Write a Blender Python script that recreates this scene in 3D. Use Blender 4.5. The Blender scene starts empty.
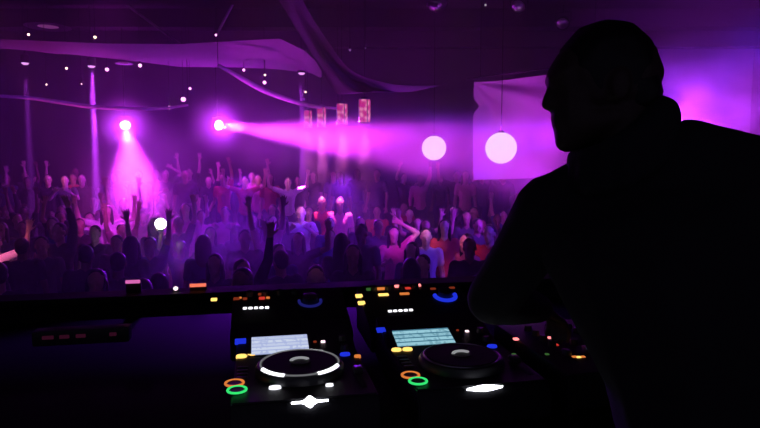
import bpy, bmesh, math, random
from mathutils import Vector, Matrix, Euler

random.seed(11)
PI = math.pi
V = Vector
sc = bpy.context.scene
COL = sc.collection

# ------------------------------------------------------------------ camera
CAM_Z, PITCH, F = 2.70, math.radians(5.14), 600.0
cam_d = bpy.data.cameras.new('camera')
cam = bpy.data.objects.new('camera', cam_d)
COL.objects.link(cam)
cam.location = (0, 0, CAM_Z)
cam.rotation_euler = (PI / 2 - PITCH, 0, 0)
cam_d.sensor_width = 36.0
cam_d.lens = 36.0 * F / 760.0
cam_d.clip_start = 0.05
sc.camera = cam
CAMP = V((0, 0, CAM_Z))


def ray(px, py):
    dx, dy = (px - 380) / F, (214 - py) / F
    return V((dx, math.cos(PITCH) + dy * math.sin(PITCH), -math.sin(PITCH) + dy * math.cos(PITCH)))


def P(px, py, Y):
    d = ray(px, py)
    return CAMP + d * (Y / d.y)


# ------------------------------------------------------------------ materials
def new_mat(name):
    m = bpy.data.materials.new(name)
    m.use_nodes = True
    nt = m.node_tree
    nt.nodes.clear()
    return m, nt, nt.nodes.new('ShaderNodeOutputMaterial')


def mat(name, col, rough=0.6, metal=0.0, vary=0.25, scale=9.0, bump=0.0, sheen=0.0, spec=0.5):
    m, nt, out = new_mat(name)
    b = nt.nodes.new('ShaderNodeBsdfPrincipled')
    tc = nt.nodes.new('ShaderNodeTexCoord')
    n = nt.nodes.new('ShaderNodeTexNoise')
    n.inputs['Scale'].default_value = scale
    n.inputs['Detail'].default_value = 4
    nt.links.new(tc.outputs['Object'], n.inputs['Vector'])
    mx = nt.nodes.new('ShaderNodeMix')
    mx.data_type = 'RGBA'
    mx.inputs[6].default_value = (*[c * (1 - vary) for c in col], 1)
    mx.inputs[7].default_value = (*[min(1, c * (1 + vary)) for c in col], 1)
    nt.links.new(n.outputs['Fac'], mx.inputs[0])
    nt.links.new(mx.outputs[2], b.inputs['Base Color'])
    b.inputs['Roughness'].default_value = rough
    b.inputs['Metallic'].default_value = metal
    b.inputs['Specular IOR Level'].default_value = spec
    if sheen:
        b.inputs['Sheen Weight'].default_value = sheen
    if bump:
        bp = nt.nodes.new('ShaderNodeBump')
        bp.inputs['Strength'].default_value = bump
        bp.inputs['Distance'].default_value = 0.02
        nt.links.new(n.outputs['Fac'], bp.inputs['Height'])
        nt.links.new(bp.outputs[0], b.inputs['Normal'])
    nt.links.new(b.outputs[0], out.inputs['Surface'])
    return m


def em(name, col, strength, sample=False):
    m, nt, out = new_mat(name)
    e = nt.nodes.new('ShaderNodeEmission')
    e.inputs['Color'].default_value = (*col, 1)
    e.inputs['Strength'].default_value = strength
    nt.links.new(e.outputs[0], out.inputs['Surface'])
    if not sample:
        try:
            m.cycles.emission_sampling = 'NONE'
        except Exception:
            pass
    return m


def volume_mat(name, density, col=(1, 1, 1), g=0.35, plume=False, nscale=2.0, lo=0.35, hi=0.75):
    m, nt, out = new_mat(name)
    v = nt.nodes.new('ShaderNodeVolumeScatter')
    v.inputs['Color'].default_value = (*col, 1)
    v.inputs['Anisotropy'].default_value = g
    v.inputs['Density'].default_value = density
    nt.links.new(v.outputs[0], out.inputs['Volume'])
    if plume:
        tc = nt.nodes.new('ShaderNodeTexCoord')
        ln = nt.nodes.new('ShaderNodeVectorMath')
        ln.operation = 'LENGTH'
        nt.links.new(tc.outputs['Object'], ln.inputs[0])
        mr = nt.nodes.new('ShaderNodeMapRange')
        mr.interpolation_type = 'SMOOTHSTEP'
        mr.inputs['From Min'].default_value = 1.0
        mr.inputs['From Max'].default_value = 0.1
        nt.links.new(ln.outputs['Value'], mr.inputs['Value'])
        n = nt.nodes.new('ShaderNodeTexNoise')
        n.inputs['Scale'].default_value = nscale
        n.inputs['Detail'].default_value = 2.0
        n.inputs['Distortion'].default_value = 0.6
        nt.links.new(tc.outputs['Object'], n.inputs['Vector'])
        mr2 = nt.nodes.new('ShaderNodeMapRange')
        mr2.interpolation_type = 'SMOOTHSTEP'
        mr2.inputs['From Min'].default_value = lo
        mr2.inputs['From Max'].default_value = hi
        nt.links.new(n.outputs['Fac'], mr2.inputs['Value'])
        a = nt.nodes.new('ShaderNodeMath')
        a.operation = 'MULTIPLY'
        nt.links.new(mr.outputs[0], a.inputs[0])
        nt.links.new(mr2.outputs[0], a.inputs[1])
        b = nt.nodes.new('ShaderNodeMath')
        b.operation = 'MULTIPLY'
        b.inputs[1].default_value = density
        nt.links.new(a.outputs[0], b.inputs[0])
        nt.links.new(b.outputs[0], v.inputs['Density'])
    return m


def screen_mat(name, base, line, rows, strength, phase=0.0, mixw=0.5):
    """lit display: a list of text rows as broken horizontal bars"""
    m, nt, out = new_mat(name)
    tc = nt.nodes.new('ShaderNodeTexCoord')
    mp = nt.nodes.new('ShaderNodeMapping')
    mp.inputs['Scale'].default_value = (6.0, rows, 1)
    mp.inputs['Location'].default_value = (phase, phase * 0.37, 0)
    nt.links.new(tc.outputs['Generated'], mp.inputs['Vector'])
    br = nt.nodes.new('ShaderNodeTexBrick')
    br.offset = 0.35
    br.inputs['Scale'].default_value = 1.0
    br.inputs['Mortar Size'].default_value = 0.16
    br.inputs['Mortar Smooth'].default_value = 0.3
    br.inputs['Brick Width'].default_value = 40
    br.inputs['Row Height'].default_value = 1.0
    br.inputs['Color1'].default_value = (*base, 1)
    br.inputs['Color2'].default_value = (*[b * (1 - mixw) + l * mixw for b, l in zip(base, line)], 1)
    br.inputs['Mortar'].default_value = (*line, 1)
    nt.links.new(mp.outputs[0], br.inputs['Vector'])
    e = nt.nodes.new('ShaderNodeEmission')
    e.inputs['Strength'].default_value = strength
    mp2 = nt.nodes.new('ShaderNodeMapping')
    mp2.inputs['Scale'].default_value = (16.0, rows * 1.0, 1)
    mp2.inputs['Location'].default_value = (phase * 7, phase * 3, 0.3)
    nt.links.new(tc.outputs['Generated'], mp2.inputs['Vector'])
    ns = nt.nodes.new('ShaderNodeTexNoise')
    ns.inputs['Scale'].default_value = 1.0
    ns.inputs['Detail'].default_value = 1.0
    nt.links.new(mp2.outputs[0], ns.inputs['Vector'])
    th = nt.nodes.new('ShaderNodeMapRange')
    th.inputs['From Min'].default_value = 0.54
    th.inputs['From Max'].default_value = 0.64
    th.inputs['To Max'].default_value = mixw * 1.5
    nt.links.new(ns.outputs['Fac'], th.inputs['Value'])
    mx = nt.nodes.new('ShaderNodeMix')
    mx.data_type = 'RGBA'
    mx.inputs[7].default_value = (*line, 1)
    nt.links.new(th.outputs[0], mx.inputs[0])
    nt.links.new(br.outputs['Color'], mx.inputs[6])
    nt.links.new(mx.outputs[2], e.inputs['Color'])
    nt.links.new(e.outputs[0], out.inputs['Surface'])
    return m


M = dict(
    floor=mat('floor_paint', (0.03, 0.026, 0.03), 0.5, bump=0.1),
    wall=mat('wall_paint', (0.045, 0.04, 0.05), 0.8, scale=2),
    ceiling=mat('ceiling_paint', (0.03, 0.026, 0.034), 0.85, scale=1.5),
    beam=mat('beam_paint', (0.03, 0.025, 0.03), 0.6),
    booth=mat('booth_black', (0.012, 0.011, 0.013), 0.7, bump=0.1, spec=0.15),
    table=mat('table_laminate', (0.012, 0.011, 0.013), 0.75, spec=0.15),
    plastic=mat('black_plastic', (0.012, 0.012, 0.014), 0.5, scale=30),
    plastic2=mat('dark_grey_plastic', (0.035, 0.035, 0.04), 0.4, scale=30),
    rubber=mat('rubber', (0.02, 0.02, 0.022), 0.75),
    steel=mat('brushed_steel', (0.5, 0.5, 0.52), 0.3, metal=1.0, scale=40),
    blackmetal=mat('black_metal', (0.02, 0.02, 0.022), 0.4, metal=0.6),
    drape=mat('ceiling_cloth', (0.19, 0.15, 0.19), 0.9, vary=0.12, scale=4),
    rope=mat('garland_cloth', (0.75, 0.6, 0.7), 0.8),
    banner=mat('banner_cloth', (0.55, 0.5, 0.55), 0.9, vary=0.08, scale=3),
    skin=mat('skin', (0.42, 0.25, 0.19), 0.5, vary=0.08),
    skin_dark=mat('skin_dark', (0.16, 0.09, 0.065), 0.5, vary=0.1),
    skin_pale=mat('skin_pale', (0.66, 0.47, 0.4), 0.5, vary=0.06),
    hair_black=mat('hair_black', (0.008, 0.006, 0.006), 0.5, scale=60),
    hair_brown=mat('hair_brown', (0.04, 0.02, 0.012), 0.5, scale=60),
    white=mat('cloth_white', (0.75, 0.72, 0.74), 0.85, vary=0.08, bump=0.3),
    pink=mat('cloth_pink', (0.65, 0.2, 0.38), 0.85, vary=0.12, bump=0.3),
    red=mat('cloth_red', (0.45, 0.04, 0.05), 0.85, vary=0.12, bump=0.3),
    blue=mat('cloth_blue', (0.05, 0.06, 0.22), 0.85, vary=0.12, bump=0.3),
    grey=mat('cloth_grey', (0.09, 0.085, 0.095), 0.85, vary=0.12, bump=0.3),
    black=mat('cloth_black', (0.016, 0.015, 0.018), 0.9, vary=0.2, bump=0.3),
    denim=mat('denim', (0.03, 0.035, 0.07), 0.9, vary=0.2),
    dj_skin=mat('dj_skin', (0.06, 0.036, 0.03), 0.55, vary=0.1),
    dj_cloth=mat('dj_jacket_cloth', (0.022, 0.021, 0.026), 0.95, vary=0.2, bump=0.25),
    mirror=mat('mirror_tiles', (0.55, 0.5, 0.55), 0.12, metal=1.0),
)

# ------------------------------------------------------------------ mesh helpers
def link(name, me, m=None, parent=None):
    o = bpy.data.objects.new(name, me)
    COL.objects.link(o)
    if m is not None:
        me.materials.append(m)
    if parent is not None:
        o.parent = parent
    return o


def obj(name, bm, m, parent=None, smooth=True):
    me = bpy.data.meshes.new(name)
    bm.normal_update()
    bm.to_mesh(me)
    bm.free()
    if smooth:
        try:
            me.shade_auto = True
        except Exception:
            pass
        for p in me.polygons:
            p.use_smooth = True
        try:
            me.set_sharp_from_angle(angle=math.radians(38))
        except Exception:
            pass
    return link(name, me, m, parent)


def empty(name, loc=(0, 0, 0), rz=0.0):
    o = bpy.data.objects.new(name, None)
    COL.objects.link(o)
    o.empty_display_size = 0.1
    o.location = loc
    o.rotation_euler = (0, 0, rz)
    return o


def tag(o, label=None, cat=None, group=None, kind=None):
    if label:
        o['label'] = label
    if cat:
        o['category'] = cat
    if group:
        o['group'] = group
    if kind:
        o['kind'] = kind
    return o


def add_box(bm, c, s, rot=None, bevel=0.0, seg=2):
    r = bmesh.ops.create_cube(bm, size=1.0)
    vs = r['verts']
    bmesh.ops.scale(bm, vec=V(s), verts=vs)
    if bevel:
        es = list({e for v in vs for e in v.link_edges})
        rb = bmesh.ops.bevel(bm, geom=es, offset=bevel, segments=seg, profile=0.6, affect='EDGES')
        vs = list({v for f in rb['faces'] for v in f.verts} | {v for v in vs if v.is_valid})
    if rot is not None:
        bmesh.ops.rotate(bm, cent=(0, 0, 0), matrix=rot, verts=vs)
    bmesh.ops.translate(bm, vec=V(c), verts=vs)
    return vs


def box(c, s, rot=None, bevel=0.0, seg=2):
    bm = bmesh.new()
    add_box(bm, c, s, rot, bevel, seg)
    return bm


def align(d):
    return V(d).normalized().to_track_quat('Z', 'Y').to_matrix()


def add_cyl(bm, a, b, r0, r1=None, n=20):
    a, b = V(a), V(b)
    r1 = r0 if r1 is None else r1
    d = b - a
    R = align(d)
    ring0 = [bm.verts.new(a + R @ V((math.cos(2 * PI * i / n) * r0, math.sin(2 * PI * i / n) * r0, 0))) for i in range(n)]
    ring1 = [bm.verts.new(b + R @ V((math.cos(2 * PI * i / n) * r1, math.sin(2 * PI * i / n) * r1, 0))) for i in range(n)]
    for i in range(n):
        j = (i + 1) % n
        bm.faces.new((ring0[i], ring0[j], ring1[j], ring1[i]))
    bm.faces.new(ring0[::-1])
    bm.faces.new(ring1)


def cyl(a, b, r0, r1=None, n=20):
    bm = bmesh.new()
    add_cyl(bm, a, b, r0, r1, n)
    return bm


def lathe(profile, n=32, R=None, c=(0, 0, 0), bm=None):
    """profile: [(r,z)] turned about z; caps where r == 0"""
    bm = bm or bmesh.new()
    R = R or Matrix.Identity(3)
    c = V(c)
    rings = []
    for r, z in profile:
        if r <= 1e-6:
            rings.append([bm.verts.new(c + R @ V((0, 0, z)))])
        else:
            rings.append([bm.verts.new(c + R @ V((r * math.cos(2 * PI * i / n), r * math.sin(2 * PI * i / n), z))) for i in range(n)])
    for a, b in zip(rings, rings[1:]):
        for i in range(n):
            j = (i + 1) % n
            if len(a) == 1 and len(b) == 1:
                continue
            if len(a) == 1:
                bm.faces.new((a[0], b[j], b[i]))
            elif len(b) == 1:
                bm.faces.new((a[i], a[j], b[0]))
            else:
                bm.faces.new((a[i], a[j], b[j], b[i]))
    bmesh.ops.recalc_face_normals(bm, faces=bm.faces)
    return bm


def tube(pts, r, n=10, closed=False, bm=None, rfun=None):
    bm = bm or bmesh.new()
    pts = [V(p) for p in pts]
    rings = []
    N = len(pts)
    for i, p in enumerate(pts):
        if closed:
            t = pts[(i + 1) % N] - pts[i - 1]
        else:
            t = pts[min(i + 1, N - 1)] - pts[max(i - 1, 0)]
        R = align(t)
        rr = rfun(i / (N - 1)) if rfun else r
        rings.append([bm.verts.new(p + R @ V((math.cos(2 * PI * k / n) * rr, math.sin(2 * PI * k / n) * rr, 0))) for k in range(n)])
    m = N if closed else N - 1
    for i in range(m):
        a, b = rings[i], rings[(i + 1) % N]
        # match twist
        best = min(range(n), key=lambda s: sum((a[k].co - b[(k + s) % n].co).length for k in range(n)))
        for k in range(n):
            l = (k + 1) % n
            bm.faces.new((a[k], a[l], b[(l + best) % n], b[(k + best) % n]))
    if not closed:
        bm.faces.new(rings[0][::-1])
        bm.faces.new(rings[-1])
    bmesh.ops.recalc_face_normals(bm, faces=bm.faces)
    return bm


def catmull(pts, per=8):
    pts = [V(p) for p in pts]
    q = [pts[0] * 2 - pts[1]] + pts + [pts[-1] * 2 - pts[-2]]
    out = []
    for i in range(1, len(q) - 2):
        p0, p1, p2, p3 = q[i - 1:i + 3]
        for k in range(per):
            t = k / per
            out.append(0.5 * ((2 * p1) + (p2 - p0) * t + (2 * p0 - 5 * p1 + 4 * p2 - p3) * t * t + (3 * p1 - p0 - 3 * p2 + p3) * t ** 3))
    out.append(pts[-1])
    return out


def sheet(fn, nu, nv, thick=0.012):
    """thick surface from fn(u,v)->point"""
    bm = bmesh.new()
    g = [[bm.verts.new(fn(i / nu, j / nv)) for j in range(nv + 1)] for i in range(nu + 1)]
    for i in range(nu):
        for j in range(nv):
            bm.faces.new((g[i][j], g[i + 1][j], g[i + 1][j + 1], g[i][j + 1]))
    bmesh.ops.recalc_face_normals(bm, faces=bm.faces)
    bmesh.ops.solidify(bm, geom=bm.faces[:], thickness=thick)
    return bm


# ------------------------------------------------------------------ blobs -> one continuous surface
UNIT = None


def unit_pts():
    global UNIT
    if UNIT is None:
        b = bmesh.new()
        bmesh.ops.create_icosphere(b, subdivisions=2, radius=1.0)
        UNIT = [v.co.copy() for v in b.verts]
        b.free()
    return UNIT


class Blob:
    def __init__(self):
        self.bm = bmesh.new()

    def hull(self, balls):
        """balls: (centre, radius or (rx,ry,rz), rotation matrix or None)"""
        vs = []
        for bl in balls:
            c, r = V(bl[0]), bl[1]
            R = bl[2] if len(bl) > 2 else None
            r = (r, r, r) if not hasattr(r, '__len__') else r
            for u in unit_pts():
                p = V((u.x * r[0], u.y * r[1], u.z * r[2]))
                if R is not None:
                    p = R @ p
                vs.append(self.bm.verts.new(c + p))
        res = bmesh.ops.convex_hull(self.bm, input=vs)
        dead = [e for e in res['geom_interior'] if isinstance(e, bmesh.types.BMVert)]
        dead += [e for e in res['geom_unused'] if isinstance(e, bmesh.types.BMVert)]
        dead = [d for d in set(dead) if d.is_valid and not d.link_faces]
        if dead:
            bmesh.ops.delete(self.bm, geom=dead, context='VERTS')

    def cap(self, a, ra, b, rb):
        self.hull([(a, ra), (b, rb)])

    def chain(self, pts):
        for (a, ra), (b, rb) in zip(pts, pts[1:]):
            self.cap(a, ra, b, rb)

    def mesh(self, name, voxel, smooth=3, cut=None):
        me = bpy.data.meshes.new(name + '_raw')
        bmesh.ops.recalc_face_normals(self.bm, faces=self.bm.faces)
        self.bm.to_mesh(me)
        self.bm.free()
        o = bpy.data.objects.new(name + '_raw', me)
        COL.objects.link(o)
        md = o.modifiers.new('r', 'REMESH')
        md.mode = 'VOXEL'
        md.voxel_size = voxel
        if smooth:
            s = o.modifiers.new('s', 'SMOOTH')
            s.iterations = smooth
            s.factor = 0.5
        bpy.context.view_layer.update()
        dg = bpy.context.evaluated_depsgraph_get()
        out = bpy.data.meshes.new_from_object(o.evaluated_get(dg))
        bpy.data.objects.remove(o)
        bpy.data.meshes.remove(me)
        out.name = name
        if cut:
            b = bmesh.new()
            b.from_mesh(out)
            for co, no in cut:
                bmesh.ops.bisect_plane(b, geom=b.verts[:] + b.edges[:] + b.faces[:], plane_co=co, plane_no=no, clear_outer=True)
            b.to_mesh(out)
            b.free()
        for p in out.polygons:
            p.use_smooth = True
        return out


def frame(fwd, up):
    """columns: fwd, side, up"""
    f = V(fwd).normalized()
    s = V(up).cross(f).normalized()
    u = f.cross(s).normalized()
    return Matrix((f, s, u)).transposed()


def add_head(B, c, H, k=1.0, brow=False):
    c = V(c)

    def w(f, s, u):
        return c + H @ V((f * k, s * k, u * k))

    B.hull([(w(-0.006, 0, 0.024), (0.100 * k, 0.077 * k, 0.096 * k), H)])
    B.hull([(w(0.045, 0, 0.03), (0.05 * k, 0.06 * k, 0.05 * k), H), (w(0.05, 0, -0.055), (0.042 * k, 0.05 * k, 0.04 * k), H)])
    if brow:
        B.hull([(w(0.060, 0, 0.020), (0.047 * k, 0.050 * k, 0.036 * k), H), (w(0.05, 0, 0.05), (0.04 * k, 0.05 * k, 0.03 * k), H)])
    B.hull([(w(0.045, 0, -0.06), (0.048 * k, 0.05 * k, 0.035 * k), H), (w(0.066, 0, -0.093), (0.024 * k, 0.026 * k, 0.022 * k), H),
            (w(-0.005, 0.045, -0.055), 0.02 * k), (w(-0.005, -0.045, -0.055), 0.02 * k)])
    B.hull([(w(0.092, 0, 0.014), 0.008 * k), (w(0.104, 0, -0.024), 0.011 * k), (w(0.09, 0.012, -0.028), 0.008 * k), (w(0.09, -0.012, -0.028), 0.008 * k)])
    B.hull([(w(0.080, 0.032, 0.026), (0.012 * k, 0.02 * k, 0.008 * k), H), (w(0.085, 0, 0.022), 0.009 * k)])
    B.hull([(w(0.080, -0.032, 0.026), (0.012 * k, 0.02 * k, 0.008 * k), H), (w(0.085, 0, 0.022), 0.009 * k)])
    for s in (1, -1):
        B.hull([(w(0.078, s * 0.031, 0.008), (0.012 * k, 0.013 * k, 0.009 * k), H)])
        B.hull([(w(-0.006, s * 0.078, -0.004), (0.018 * k, 0.008 * k, 0.03 * k), H), (w(-0.002, s * 0.072, -0.02), (0.01 * k, 0.008 * k, 0.014 * k), H)])
    B.hull([(w(0.088, 0, -0.05), (0.010 * k, 0.022 * k, 0.006 * k), H)])
    B.hull([(w(0.086, 0, -0.062), (0.010 * k, 0.019 * k, 0.007 * k), H)])


def add_hand(B, wrist, d, nrm, side, k=1.0, curl=0.35, spread=0.08, fr=0.009):
    """palm + four unequal fingers with knuckle bends + thumb from the palm's side near its base"""
    d = V(d).normalized()
    n = (V(nrm) - d * V(nrm).dot(d)).normalized()     # direction the palm faces
    s = d.cross(n).normalized() * side                # towards the thumb
    wv = V(wrist)
    R = Matrix((s, n, d)).transposed()
    B.hull([(wv, (0.026 * k, 0.02 * k, 0.02 * k), R), (wv + d * 0.085 * k, (0.038 * k, 0.012 * k, 0.012 * k), R)])
    for i, (ln, off) in enumerate(((0.072, 0.029), (0.082, 0.0095), (0.076, -0.010), (0.060, -0.029))):
        base = wv + d * 0.085 * k + s * off * k
        dd = (d + s * spread * (1.3 - i) * 0.9).normalized()
        p = base - d * 0.02 * k
        pts = [(p, fr * 1.1 * k), (base, fr * 1.05 * k)]
        a = 0.0
        q = base
        for seg, part in enumerate((0.45, 0.31, 0.24)):
            a += curl * (0.7, 1.0, 0.7)[seg]
            q = q + (dd * math.cos(a) + n * math.sin(a)) * ln * part * k
            pts.append((q, fr * (0.98, 0.92, 0.84)[seg] * k))
        B.chain(pts)
    t0 = wv + d * 0.022 * k + s * 0.022 * k
    t1 = t0 + (s * 0.75 + d * 0.6 + n * 0.25).normalized() * 0.042 * k
    t2 = t1 + (s * 0.3 + d * 0.9 + n * 0.35).normalized() * 0.034 * k
    B.chain([(t0, 0.014 * k), (t1, fr * 1.2 * k), (t2, fr * 1.0 * k)])


def make_person(pose, long_hair=False, long_sleeve=False, slim=1.0):
    """standing figure facing -Y, feet on z = 0, height about 1.74; returns meshes"""
    up = V((0, 0, 1))
    lean = pose.get('lean', V((0, 0, 0)))
    pel, wai, che = V((0, 0.0, 0.95)), V((0, 0.0, 1.12)) + lean * 0.4, V((0, 0.005, 1.30)) + lean * 0.8
    neck, hd = V((0, 0.01, 1.47)) + lean, V((0, -0.015, 1.635)) + lean * 1.15
    sh = {s: V((s * 0.175 * slim, 0.008, 1.425)) + lean * 0.95 for s in (1, -1)}
    arms = {}
    for s in (1, -1):
        ua, fa = pose['arms'][0 if s == 1 else 1]
        ua, fa = V(ua).normalized(), V(fa).normalized()
        shl = sh[s] + V((0, 0, max(0, ua.z) * 0.05)) - V((s * max(0, ua.z) * 0.02, 0, 0))
        el = shl + ua * 0.285
        wr = el + fa * 0.25
        arms[s] = (shl, el, wr, fa)
    hip = {s: V((s * 0.092, 0, 0.90)) for s in (1, -1)}
    kne = {s: V((s * 0.105, -0.03, 0.50)) for s in (1, -1)}
    ank = {s: V((s * 0.115, 0.015, 0.085)) for s in (1, -1)}
    H = frame(pose.get('face', (0, -1, -0.05)), up)

    def torso(B, g):
        B.hull([(pel, (0.155 * slim + g, 0.105 + g, 0.10)), (wai, (0.128 * slim + g, 0.09 + g, 0.07))])
        B.hull([(wai, (0.128 * slim + g, 0.09 + g, 0.07)), (che, (0.155 * slim + g, 0.108 + g, 0.11))])
        B.hull([(che, (0.15 * slim + g, 0.10 + g, 0.10)), (sh[1] - V((0.03, 0, 0.02)), 0.055 + g), (sh[-1] + V((0.03, 0, -0.02)), 0.055 + g)])
        B.hull([(neck - V((0, 0, 0.01)), 0.05 + g * 0.5), (sh[1] - V((0.06, 0, 0)), 0.045 + g * 0.6), (sh[-1] + V((0.06, 0, 0)), 0.045 + g * 0.6)])

    def legs(B, g):
        for s in (1, -1):
            B.chain([(hip[s], 0.088 + g), (kne[s], 0.056 + g), ((kne[s] + ank[s]) / 2 + V((0, 0.02, 0.06)), 0.052 + g), (ank[s], 0.038 + g * 1.4)])

    B = Blob()
    torso(B, 0)
    legs(B, 0)
    for s in (1, -1):
        shl, el, wr, fa = arms[s]
        B.chain([(shl, 0.055), (shl.lerp(el, 0.45), 0.046), (el, 0.037), (el.lerp(wr, 0.3), 0.038), (wr, 0.025)])
        add_hand(B, wr, fa, pose.get('palm', (0, -1, 0)), s, k=1.08, curl=pose.get('curl', 0.2), spread=0.2, fr=0.0086)
        B.hull([(ank[s] + V((0, 0.03, -0.05)), 0.034), (ank[s] + V((s * 0.02, -0.15, -0.06)), (0.042, 0.04, 0.022))])
    B.cap(neck - V((0, 0, 0.05)), 0.058, hd - V((0, -0.015, 0.06)), 0.055)
    add_head(B, hd, H)
    body = B.mesh('person_body', 0.0095, 1)
    B = Blob()
    torso(B, 0.013)
    B.hull([(pel - V((0, 0, 0.03)), (0.17 * slim, 0.125, 0.06)), (wai, (0.14 * slim, 0.105, 0.06))])
    for s in (1, -1):
        shl, el, wr, fa = arms[s]
        if long_sleeve:
            B.chain([(shl, 0.07), (shl.lerp(el, 0.5), 0.06), (el, 0.05), (el.lerp(wr, 0.4), 0.046), (el.lerp(wr, 0.93), 0.034)])
        else:
            B.chain([(shl, 0.069), (shl.lerp(el, 0.55), 0.06)])
    shirt = B.mesh('shirt', 0.014, 3)
    B = Blob()
    B.hull([(pel, (0.165 * slim, 0.118, 0.07)), (hip[1], 0.1), (hip[-1], 0.1)])
    legs(B, 0.013)
    trousers = B.mesh('trousers', 0.016, 3)
    B = Blob()
    for s in (1, -1):
        B.hull([(ank[s] + V((0, 0.03, -0.045)), 0.042), (ank[s] + V((s * 0.02, -0.155, -0.055)), (0.05, 0.05, 0.032)), (ank[s], 0.044)])
    shoes = B.mesh('shoes', 0.016, 2)
    B = Blob()
    B.hull([(hd + H @ V((-0.022, 0, 0.036)), (0.094, 0.083, 0.094), H)])
    if long_hair:
        B.hull([(hd + H @ V((-0.035, 0, 0.03)), (0.08, 0.088, 0.08), H), (hd + V((0, 0.06, -0.2)), (0.10, 0.05, 0.1))])
        for s in (1, -1):
            B.cap(hd + H @ V((0.02, s * 0.075, 0.02)), 0.022, hd + H @ V((0.02, s * 0.085, -0.2)), 0.02)
    else:
        B.hull([(hd + H @ V((-0.05, 0, -0.02)), (0.05, 0.072, 0.06), H)])
    hair = B.mesh('hair', 0.012, 2)
    return dict(body=body, shirt=shirt, trousers=trousers, shoes=shoes, hair=hair, arms=arms)


def add_person(pm, loc, rz, skin, shirt, trous, hair, scale=1.0):
    o = link('person', pm['body'])
    o.location = loc
    o.rotation_euler = (0, 0, rz)
    o.scale = (scale,) * 3
    kids = [(o, skin)]
    for nm, m in (('shirt', shirt), ('trousers', trous), ('shoes', M['black']), ('hair', hair)):
        c = link(nm, pm[nm], None, o)
        kids.append((c, m))
    for c, m in kids:
        if not c.data.materials:
            c.data.materials.append(M['black'])
        c.material_slots[0].link = 'OBJECT'
        c.material_slots[0].material = m
    return o



# ================================================================== the room
W, YB, YN, ZC, ZS, ZP = 11.0, 18.0, -1.6, 6.0, 1.15, 0.65
tag(obj('floor', box((0, (YB + YN) / 2, -0.1), (2 * W + 0.4, YB - YN + 0.4, 0.2)), M['floor'], smooth=False), kind='structure')
tag(obj('ceiling', box((0, (YB + YN) / 2, ZC + 0.1), (2 * W + 0.4, YB - YN + 0.4, 0.2)), M['ceiling'], smooth=False), kind='structure')
tag(obj('wall_back', box((0, YB + 0.1, ZC / 2), (2 * W + 0.4, 0.2, ZC)), M['wall'], smooth=False), kind='structure')
tag(obj('wall_left', box((-W - 0.1, (YB + YN) / 2, ZC / 2), (0.2, YB - YN, ZC)), M['wall'], smooth=False), kind='structure')
tag(obj('wall_right', box((W + 0.1, (YB + YN) / 2, ZC / 2), (0.2, YB - YN, ZC)), M['wall'], smooth=False), kind='structure')
for i, (y, zh, wd) in enumerate(((11.2, 0.45, 0.35), (13.6, 0.4, 0.3), (15.9, 0.4, 0.3))):
    tag(obj('trim_%d' % (i + 1), box((0, y, ZC - zh / 2), (2 * W, wd, zh), bevel=0.015), M['beam'], smooth=False), kind='structure')
# raised gallery along the back of the dance floor
bm = box((0, (12.6 + YB) / 2, ZP / 2), (2 * W, YB - 12.6, ZP))
add_box(bm, (0, 12.62, ZP - 0.03), (2 * W, 0.14, 0.06), bevel=0.01)
tag(obj('raised_platform', bm, M['beam'], smooth=False), kind='structure')

# ------------------------------------------------------------------ booth frame (turned like the decks)
TH = math.radians(11.4)
JL = V((-0.20, 1.46, 0))
RZ = Matrix.Rotation(TH, 3, 'Z')


def T(lx, ly, z=0.0):
    p = JL + RZ @ V((lx, ly, 0))
    return V((p.x, p.y, z))


def on_plane(px, py, o, n):
    """pixel ray met with a plane in booth coordinates (booth x, booth y, world z)"""
    d = RZ.transposed() @ ray(px, py)
    c = RZ.transposed() @ (CAMP - JL)
    c.z = CAMP.z
    o, n = V(o), V(n)
    t = (o - c).dot(n) / d.dot(n)
    return c + d * t


# stage under the booth
bm = bmesh.new()
add_box(bm, (0, 0.45, ZS / 2), (2 * W, 4.1, ZS))
tag(obj('stage', bm, M['booth'], smooth=False), kind='structure')
# booth front wall between the decks and the crowd
bm = bmesh.new()
R3 = RZ
c = T(0.05, 1.0, (ZS + 2.175) / 2)
add_box(bm, c, (4.6, 0.06, 2.175 - ZS), R3, bevel=0.006)
add_box(bm, T(0.05, 0.985, 2.17), (4.6, 0.13, 0.025), R3, bevel=0.008)
tag(obj('booth_wall', bm, M['booth'], smooth=False), kind='structure')

ZT = 2.09
t = empty('deck_table', T(0.1, 0.32, ZS), TH)
tag(t, 'long black DJ table that carries the players and the mixer', 'table')
obj('table_top', box((0, 0.02, ZT - ZS - 0.02), (3.5, 1.24, 0.04), bevel=0.006), M['table'], t)
for sx in (-1.66, 1.66):
    for sy in (-0.52, 0.56):
        obj('leg', box((sx, sy, (ZT - ZS - 0.04) / 2), (0.07, 0.07, ZT - ZS - 0.04), bevel=0.005), M['blackmetal'], t)
obj('skirt', box((0, -0.55, (ZT - ZS) / 2 + 0.02), (3.2, 0.02, ZT - ZS - 0.14), bevel=0.004), M['black'], t)

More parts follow.
